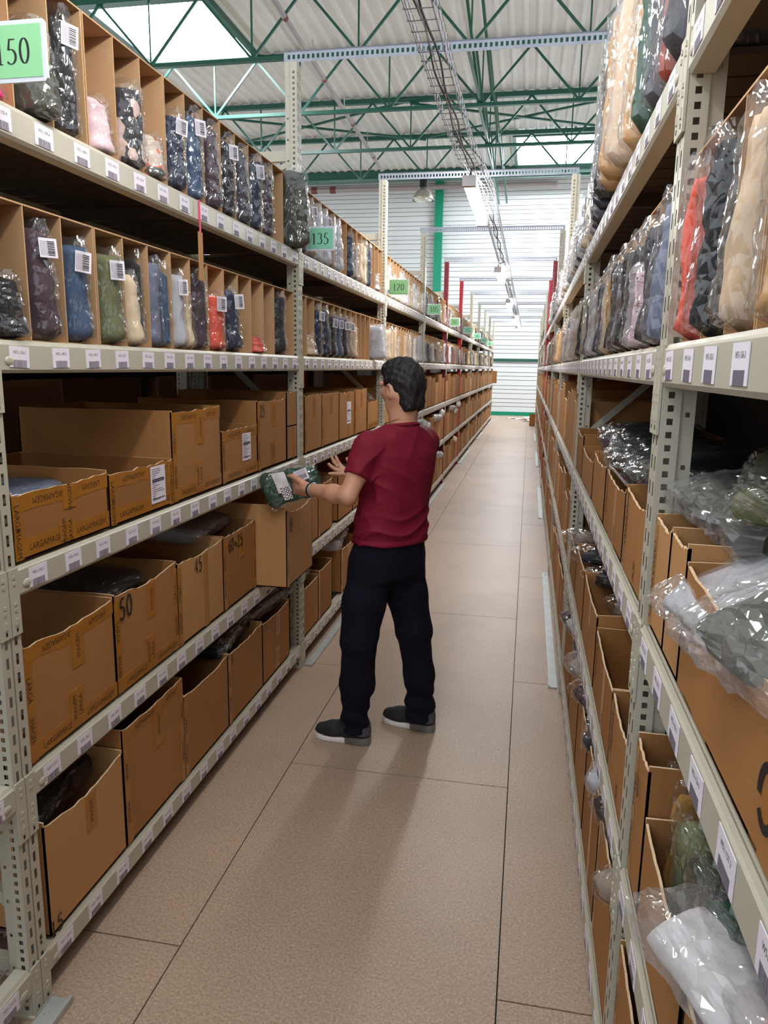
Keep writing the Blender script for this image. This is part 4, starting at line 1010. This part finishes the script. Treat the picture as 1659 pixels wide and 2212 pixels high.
body = SDF((-1.12, 2.85, .05), (-.3, 3.62, 1.78), .0042)
hc = V3(-.540, 3.215, 1.640)
hp = lambda f, l, u: hc+hf_*f+hl_*l+hu_*u
ha = (hf_, hl_, hu_)
body.ell(hp(-.012, 0, .015), (.094, .074, .092), ha).ell(hp(.03, 0, -.045), (.062, .058, .078), ha, .03)
body.cone(hp(.055, 0, -.105), hp(.02, 0, -.10), .026, .04, .03)                                     # chin
for sgn in (1, -1):
    body.cone(hp(.03, sgn*.042, -.085), hp(-.02, sgn*.055, -.04), .022, .024, .025)                  # jaw line
    body.ell(hp(.058, sgn*.04, -.02), (.028, .024, .022), ha, .02)                                   # cheek
    body.cone(hp(.079, sgn*.045, .02), hp(.086, sgn*.012, .018), .011, .012, .014)                   # brow
    body.ell(hp(.083, sgn*.031, .0), (.012, .016, .011), ha, .006, 'sub')
    body.ell(hp(-.008, sgn*.078, -.022), (.022, .012, .034), ha, .008)                               # ear
    body.ell(hp(-.002, sgn*.089, -.018), (.011, .007, .018), ha, .004, 'sub')
body.chain([hp(.088, 0, .012), hp(.106, 0, -.03), hp(.092, 0, -.042)], [.009, .013, .011], .01)      # nose
body.cone(hp(.09, .012, -.04), hp(.09, -.012, -.04), .009, .009, .008)
body.cone(hp(.086, .018, -.066), hp(.086, -.018, -.066), .006, .006, .006).cone(hp(.083, .016, -.076), hp(.083, -.016, -.076), .007, .007, .006)
body.chain([hp(-.03, 0, -.07), V3(-.530, 3.205, 1.50), V3(-.528, 3.205, 1.44)], [.056, .054, .066], .03)   # neck
# trunk and legs under the clothes
body.stack([.93, 1.05, 1.2, 1.33, 1.41, 1.45], [(-.58, 3.21), (-.572, 3.21), (-.556, 3.21), (-.545, 3.212), (-.54, 3.215), (-.535, 3.215)], [(.15, .10), (.145, .095), (.15, .095), (.165, .095), (.15, .075), (.08, .06)], f_, l_, .03)
body.chain([(-.64, 3.15, .92), (-.675, 3.09, .53), (-.705, 3.12, .1)], [.08, .055, .04]).chain([(-.53, 3.28, .92), (-.475, 3.27, .53), (-.435, 3.3, .1)], [.08, .055, .04])
# left arm: shoulder, elbow, wrist
shL, elL, wrL = V3(-.655, 3.075, 1.385), V3(-.722, 2.985, 1.185), V3(-.938, 3.135, 1.183)
body.chain([shL, shL*.5+elL*.5, elL], [.05, .045, .038], .02).chain([elL, elL*.65+wrL*.35, wrL], [.037, .039, .025], .02)
# right arm, mostly hidden
shR, elR, wrR = V3(-.455, 3.345, 1.39), V3(-.575, 3.50, 1.185), V3(-.770, 3.455, 1.215)
body.chain([shR, shR*.5+elR*.5, elR], [.05, .045, .038], .02).chain([elR, elR*.65+wrR*.35, wrR], [.037, .039, .025], .02)
def hand(w, kn, side, up_, fingers, thumb, spread=.019):
    """w wrist, kn knuckle centre, side = towards index finger, fingers = lists of joints from the knuckle"""
    body.ell((w+kn)/2+up_*.002, (np.linalg.norm(kn-w)/2+.014, .040, .0155), (unit(kn-w), side, up_), .012)
    body.cone(w, w*.5+kn*.5, .023, .02, .015)
    for i, fg in enumerate(fingers):
        st = kn+side*(spread*(1.5-i)); r = [.0105, .0095, .0085, .0075]
        body.chain([w*.3+kn*.7+side*(spread*.8*(1.5-i)), st]+list(fg), [.011]+r[:len(fg)+1], .005)
    body.chain(thumb, [.0175, .0125, .0105, .0085], .008)
# left hand: palm under the bag, thumb laid over it
kL = V3(-1.012, 3.178, 1.186); dL = unit(kL-wrL); sL = unit(V3(.1, -.1, .25)-dL*np.dot(V3(.1, -.1, .25), dL)); uL = np.cross(dL, sL)
if uL[1] > 0: uL = -uL
fgL = []
for i, (a, b, c) in enumerate(((.042, .026, .02), (.045, .03, .022), (.042, .027, .02), (.033, .02, .017))):
    st = kL+sL*(.019*(1.5-i)); j1 = st+unit(dL-uL*.25)*a; j2 = j1+unit(dL-uL*.9)*b; j3 = j2+unit(dL*.5-uL*1.0)*c; fgL.append((j1, j2, j3))
hand(wrL, kL, sL, uL, fgL, [wrL+dL*.02+sL*.015, wrL+dL*.045+sL*.04+uL*.012, wrL+dL*.078+sL*.052+uL*.016, wrL+dL*.102+sL*.05+uL*.016])
# right hand: palm up, fingers spread and bent upwards
kR = V3(-.845, 3.45, 1.218); dR = unit(kR-wrR); sR = unit(V3(0, 1, .1)-dR*dR[1]); uR = np.cross(dR, sR)
if uR[2] < 0: uR = -uR
fgR = []
for i, (a, b, c, lift) in enumerate(((.044, .027, .02, 1.4), (.047, .03, .022, 1.1), (.043, .028, .02, .6), (.034, .021, .018, .05))):
    st = kR+sR*(.019*(1.5-i)); e = sR*(.22*(1.5-i)); j1 = st+unit(dR+uR*lift*.5+e)*a; j2 = j1+unit(dR+uR*lift+e)*b; j3 = j2+unit(dR*.8+uR*lift*1.3+e)*c; fgR.append((j1, j2, j3))
hand(wrR, kR, sR, uR, fgR, [wrR+dR*.02+sR*.018, wrR+dR*.04+sR*.042+uR*.015, wrR+dR*.062+sR*.055+uR*.035, wrR+dR*.08+sR*.058+uR*.055])
person = link('person', body.mesh('person', 'skin'))
tag(person, 'short-haired person in burgundy t-shirt and dark trousers sorting a bagged garment', 'person')

# hair: cap over the skull cut away from the face, tousled
hr = SDF(hc-.16, hc+.16, .0035)
hr.ell(hp(-.016, 0, .026), (.099, .083, .095), ha).ell(hp(-.058, 0, -.006), (.048, .063, .064), ha, .03).ell(hp(.03, 0, .078), (.064, .060, .040), ha, .02)
for sgn in (1, -1): hr.chain([hp(-.058, sgn*.03, -.055), hp(-.058, sgn*.024, -.085), hp(-.058, sgn*.014, -.098)], [.034, .028, .021], .03)
hr.ell(hp(.125, 0, -.065), (.10, .2, .105), ha, .012, 'sub')
hr.ell(hp(.03, 0, -.12), (.075, .2, .085), ha, .012, 'sub')
for sgn in (1, -1): hr.ell(hp(.004, sgn*.092, -.03), (.032, .030, .044), ha, .01, 'sub'); hr.ell(hp(-.06, sgn*.105, -.125), (.07, .05, .07), ha, .02, 'sub')
hr.plane(hp(-.07, 0, -.110), -hu_*.9-hf_*.3)
def tuft(X, Y, Zz):
    a = (X-hc[0]); b = (Y-hc[1]); c = (Zz-hc[2])
    return .0034*np.sin(70*a+40*c+3*np.sin(60*b))*np.sin(75*b-30*c+2*np.sin(50*a))+.0026*np.sin(170*a+90*b+60*c)*np.sin(110*c+80*b-40*a)
hr.disp(tuft)
link('hair', hr.mesh('hair', 'hair'), person)
for sgn in (1, -1):
    MB().loft([[tuple(hp(.079+.010*math.cos(t), sgn*.031+.010*math.sin(t)*math.cos(p_), .010*math.sin(t)*math.sin(p_))) for p_ in [2*PI*k/12 for k in range(12)]] for t in (1.57, 1.2, .8, .4, .05)]).obj('eye', 'eye', person, True)
    MB().tube([tuple(hp(.088, sgn*.014, .024)), tuple(hp(.09, sgn*.03, .03)), tuple(hp(.078, sgn*.05, .024))], [.003, .005, .002], 6).obj('eyebrow', 'hair', person)
mb = MB()
for sgn in (1, -1):
    mb.tube([tuple(hp(.106-.004*abs(math.cos(t)), sgn*(.034+.026*math.cos(t)), -.002+.021*math.sin(t))) for t in [2*PI*k/20 for k in range(21)]], .0013, 5)
    mb.tube([tuple(hp(.104, sgn*.06, .006)), tuple(hp(.09, sgn*.077, .008)), tuple(hp(.0, sgn*.088, .006)), tuple(hp(-.02, sgn*.086, -.012))], .0013, 5)
mb.tube([tuple(hp(.106, .009, .004)), tuple(hp(.109, 0, .008)), tuple(hp(.106, -.009, .004))], .0013, 5)
mb.obj('glasses', 'rimmetal', person)
# t-shirt
sh = SDF((-.86, 2.9, .9), (-.3, 3.56, 1.52), .0048)
sh.stack([.955, 1.0, 1.08, 1.17, 1.27, 1.35, 1.41, 1.45, 1.475], [(-.578, 3.205), (-.575, 3.205), (-.57, 3.205), (-.562, 3.205), (-.55, 3.208), (-.545, 3.21), (-.54, 3.212), (-.535, 3.21), (-.531, 3.207)],
         [(.185, .135), (.184, .134), (.178, .127), (.176, .124), (.182, .124), (.19, .118), (.178, .098), (.125, .082), (.075, .07)], f_, l_, .02)
sh.chain([shL+V3(.06, .06, .03), shL, elL*.62+shL*.38], [.056, .062, .061], .03); sh.chain([shR+V3(-.06, -.05, .03), shR, elR*.6+shR*.4], [.056, .062, .06], .03)
sh.smooth(2)
def folds(X, Y, Zz):
    u = (X+.565)*l_[0]+(Y-3.208)*l_[1]; w = (X+.565)*f_[0]+(Y-3.208)*f_[1]
    rg = lambda p: 1-2*np.abs(np.sin(p))**.7                       # sharp-crested folds
    low = np.clip((1.15-Zz)/.12, 0, 1)*np.clip((Zz-.955)/.03, 0, 1)
    g = .0075*low*rg(46*Zz+6*u+4*w+1.3*np.sin(14*u+1)+.8*np.sin(22*w))*(.55+.45*np.sin(9*u+7*w+14*Zz))
    mid = np.clip(1-np.abs(Zz-1.2)/.19, 0, 1)*np.clip((u+.16)/.1, 0, 1)
    g = g+.0050*mid*rg(20*Zz-24*u+1.5*np.sin(18*w+3)+.7*np.sin(25*Zz))
    sl = np.clip((u-.12)/.05, 0, 1); g = g+.0045*sl*rg(34*(Zz*.8+u*.8)+4*w+np.sin(30*w))
    up_ = np.clip((Zz-1.3)/.06, 0, 1); g = g+.0025*up_*rg(30*u+18*Zz)*np.clip(1-np.abs(u)/.2, 0, 1)
    hem = np.exp(-((Zz-.982)/.004)**2)*.0025
    return -g+hem
sh.disp(folds)
# cut the sleeves square to the arms
def sleeve(S_, p, n_, q0, rad):
    ax = [S_.lo[i]+S_.h*np.arange(S_.n[i]) for i in range(3)]; X, Y, Zz = np.meshgrid(*ax, indexing='ij', sparse=True)
    d = (X-p[0])*n_[0]+(Y-p[1])*n_[1]+(Zz-p[2])*n_[2]
    near = np.sqrt((X-q0[0])**2+(Y-q0[1])**2+(Zz-q0[2])**2) < rad
    S_.d = np.where(near & (d > -.02), np.maximum(S_.d, d), S_.d).astype(np.float32)
sleeve(sh, elL*.60+shL*.40, unit(elL-shL), elL, .125); sleeve(sh, elR*.6+shR*.4, unit(elR-shR), elR, .125)
link('t_shirt', sh.mesh('t_shirt', 'shirt'), person)
cr = MB().tube([tuple(V3(-.531, 3.206, 1.472-.010*math.cos(t))+f_*.066*math.cos(t)+l_*.068*math.sin(t)) for t in [2*PI*k/28 for k in range(29)]], .0085, 8, 0, False)
cr.obj('collar', 'shirt', person, True)
MB().tube([tuple(V3(-.531, 3.206, 1.492-.02*math.cos(t))+f_*.064*math.cos(t)+l_*.064*math.sin(t)) for t in [2*PI*k/40 for k in range(41)]], .0012, 5, 0, False).obj('necklace', 'gold', person)
# trousers
tq = SDF((-.9, 2.92, .03), (-.28, 3.5, 1.03), .0052)
tq.stack([.80, .88, .95, 1.01], [(-.588, 3.21), (-.588, 3.208), (-.582, 3.206), (-.578, 3.205)], [(.172, .132), (.178, .135), (.172, .128), (.165, .12)], f_, l_, .03)
tq.chain([(-.640, 3.155, .86), (-.672, 3.11, .70), (-.690, 3.085, .52), (-.700, 3.10, .30), (-.712, 3.118, .14), (-.713, 3.12, .085)], [.105, .095, .082, .074, .058, .062], .03)
tq.chain([(-.535, 3.275, .86), (-.508, 3.272, .70), (-.470, 3.268, .52), (-.443, 3.285, .30), (-.437, 3.30, .14), (-.436, 3.30, .085)], [.105, .092, .080, .072, .06, .062], .03)
tq.smooth(2)
def tfold(X, Y, Zz):
    low = np.clip((.3-Zz)/.2, 0, 1)+.25*np.clip(1-np.abs(Zz-.5)/.12, 0, 1)
    return .008*low*np.sin(68*Zz+7*X+5*Y+2*np.sin(24*X+3)+1.5*np.sin(20*Y))+.003*np.sin(30*X+40*Y+18*Zz)
tq.disp(tfold); tq.plane((0, 0, .062), (0, 0, -1))
link('trousers', tq.mesh('trousers', 'trousers'), person)
# shoes
def shoe(heel, toe):
    heel, toe = V3(*heel, 0), V3(*toe, 0); d = unit(toe-heel); s_ = V3(-d[1], d[0], 0); Lh = np.linalg.norm(toe-heel)
    q = lambda a, b, z: heel+d*(a*Lh)+s_*b+V3(0, 0, z)
    c = (heel+toe)/2; S_ = SDF(c-V3(.2, .2, 0)+V3(0, 0, -.02), c+V3(.2, .2, .18), .0042)
    S_.chain([q(.16, 0, .062), q(.4, 0, .058), q(.66, .003, .046), q(.86, .004, .040)], [.036, .040, .042, .034], .02)
    S_.chain([q(.17, 0, .085), q(.33, 0, .09), q(.5, 0, .07)], [.036, .042, .03], .02); S_.cone(q(.12, 0, .055), q(.13, 0, .105), .032, .03, .02)
    S_.plane((0, 0, .03), (0, 0, -1))
    up = S_.mesh('sneaker', ['shoe', 'shoegrey'], lambda ct: ((ct-heel)@d < .3*Lh) & (ct[:, 2] > .05))
    o = link('sneaker', up, person)
    # sole outline
    pr_ = [(0, .012), (.02, .026), (.1, .036), (.25, .036), (.42, .036), (.62, .045), (.78, .046), (.9, .038), (.97, .024), (1.0, .008)]
    ol = [(a, b) for a, b in pr_]+[(a, -b*.92) for a, b in reversed(pr_)]
    mb = MB(); n = len(ol); th = lambda a: .040-.010*min(1, a*1.6)+(.012*max(0, a-.85)/.15)
    lift = lambda a: .012*max(0, (a-.85)/.15)**2
    rings = [[tuple(q(a, b*k_, z if z_ == 0 else th(a)*z_+lift(a)*(1-z_)+(lift(a) if z_ < 1 else 0))) for a, b in ol] for k_, z, z_ in ((.9, .001, 0), (1.0, 0, .25), (1.03, 0, .6), (.98, 0, 1))]
    mb.loft(rings)
    for i, f in enumerate(mb.f):
        if len(f) == 4:
            ax_ = sum((V3(*mb.v[j])-heel)@d for j in f)/4/Lh
            mb.m[i] = 1 if ax_ < .42 else 0
        else: mb.m[i] = 1
    mb.obj('shoe_sole', ['sole', 'solegrey'], o)
shoe((-.638, 3.118), (-.912, 3.146)); shoe((-.362, 3.302), (-.628, 3.372))
# bracelets on the left wrist
dW = unit(wrL-elL); bu = unit(np.cross(dW, UP)); bv = np.cross(bu, dW)
for o_, m_, r_b in ((-.022, 'black', .0035), (-.034, 'wire', .003)):
    c = wrL+dW*o_
    MB().tube([tuple(c+bu*.0295*math.cos(t)+bv*.0295*math.sin(t)) for t in [2*PI*k/24 for k in range(25)]], r_b, 6, 0, False).obj('bracelet', m_, person)
c = fgR[1][0]; dd = unit(fgR[1][1]-fgR[1][0]); a_ = unit(np.cross(dd, UP)); b_ = np.cross(a_, dd)
MB().tube([tuple(c+a_*.0105*math.cos(t)+b_*.0105*math.sin(t)) for t in [2*PI*k/16 for k in range(17)]], .0022, 5, 0, False).obj('ring', 'wire', person)

# the garment in its bag, held in the left hand
HB = bag_meshes(41, .07, .16, .235, .03, .12, 28, 38)
t = thing('bagged_garment', 'dark green garment with white and check trim in clear bag, held by the person', 'clothes bag', (-1.158, 3.19, 1.145))
t.rotation_euler = (0, PI/2-.40, .12)
o = link('garment', HB[0], t); over(o, CL['dark green']); link('plastic_bag', HB[1], t)
def patch(name, mt, z0_, z1_, x0_, x1_, off, sk):
    mb = MB(); n = 8; v = []
    for i in range(n+1):
        for j in range(n+1):
            z = z0_+(z1_-z0_)*i/n; x = x0_+(x1_-x0_)*j/n+sk*(z-z0_); v.append((x, -.042-off-.010*nz(z*25, x*25, off*99), z))
    mb.add(v, [(i*(n+1)+j, (i+1)*(n+1)+j, (i+1)*(n+1)+j+1, i*(n+1)+j+1) for i in range(n) for j in range(n)]); mb.obj(name, mt, t, True)
patch('white_trim', CL['white'], .07, .13, -.075, .02, .004, .2); patch('check_trim', 'check', .085, .125, .0, .06, .007, .1)
link('barcode_label', STK, t, (-.02, -.052, .2), (0, 0, -PI/2))
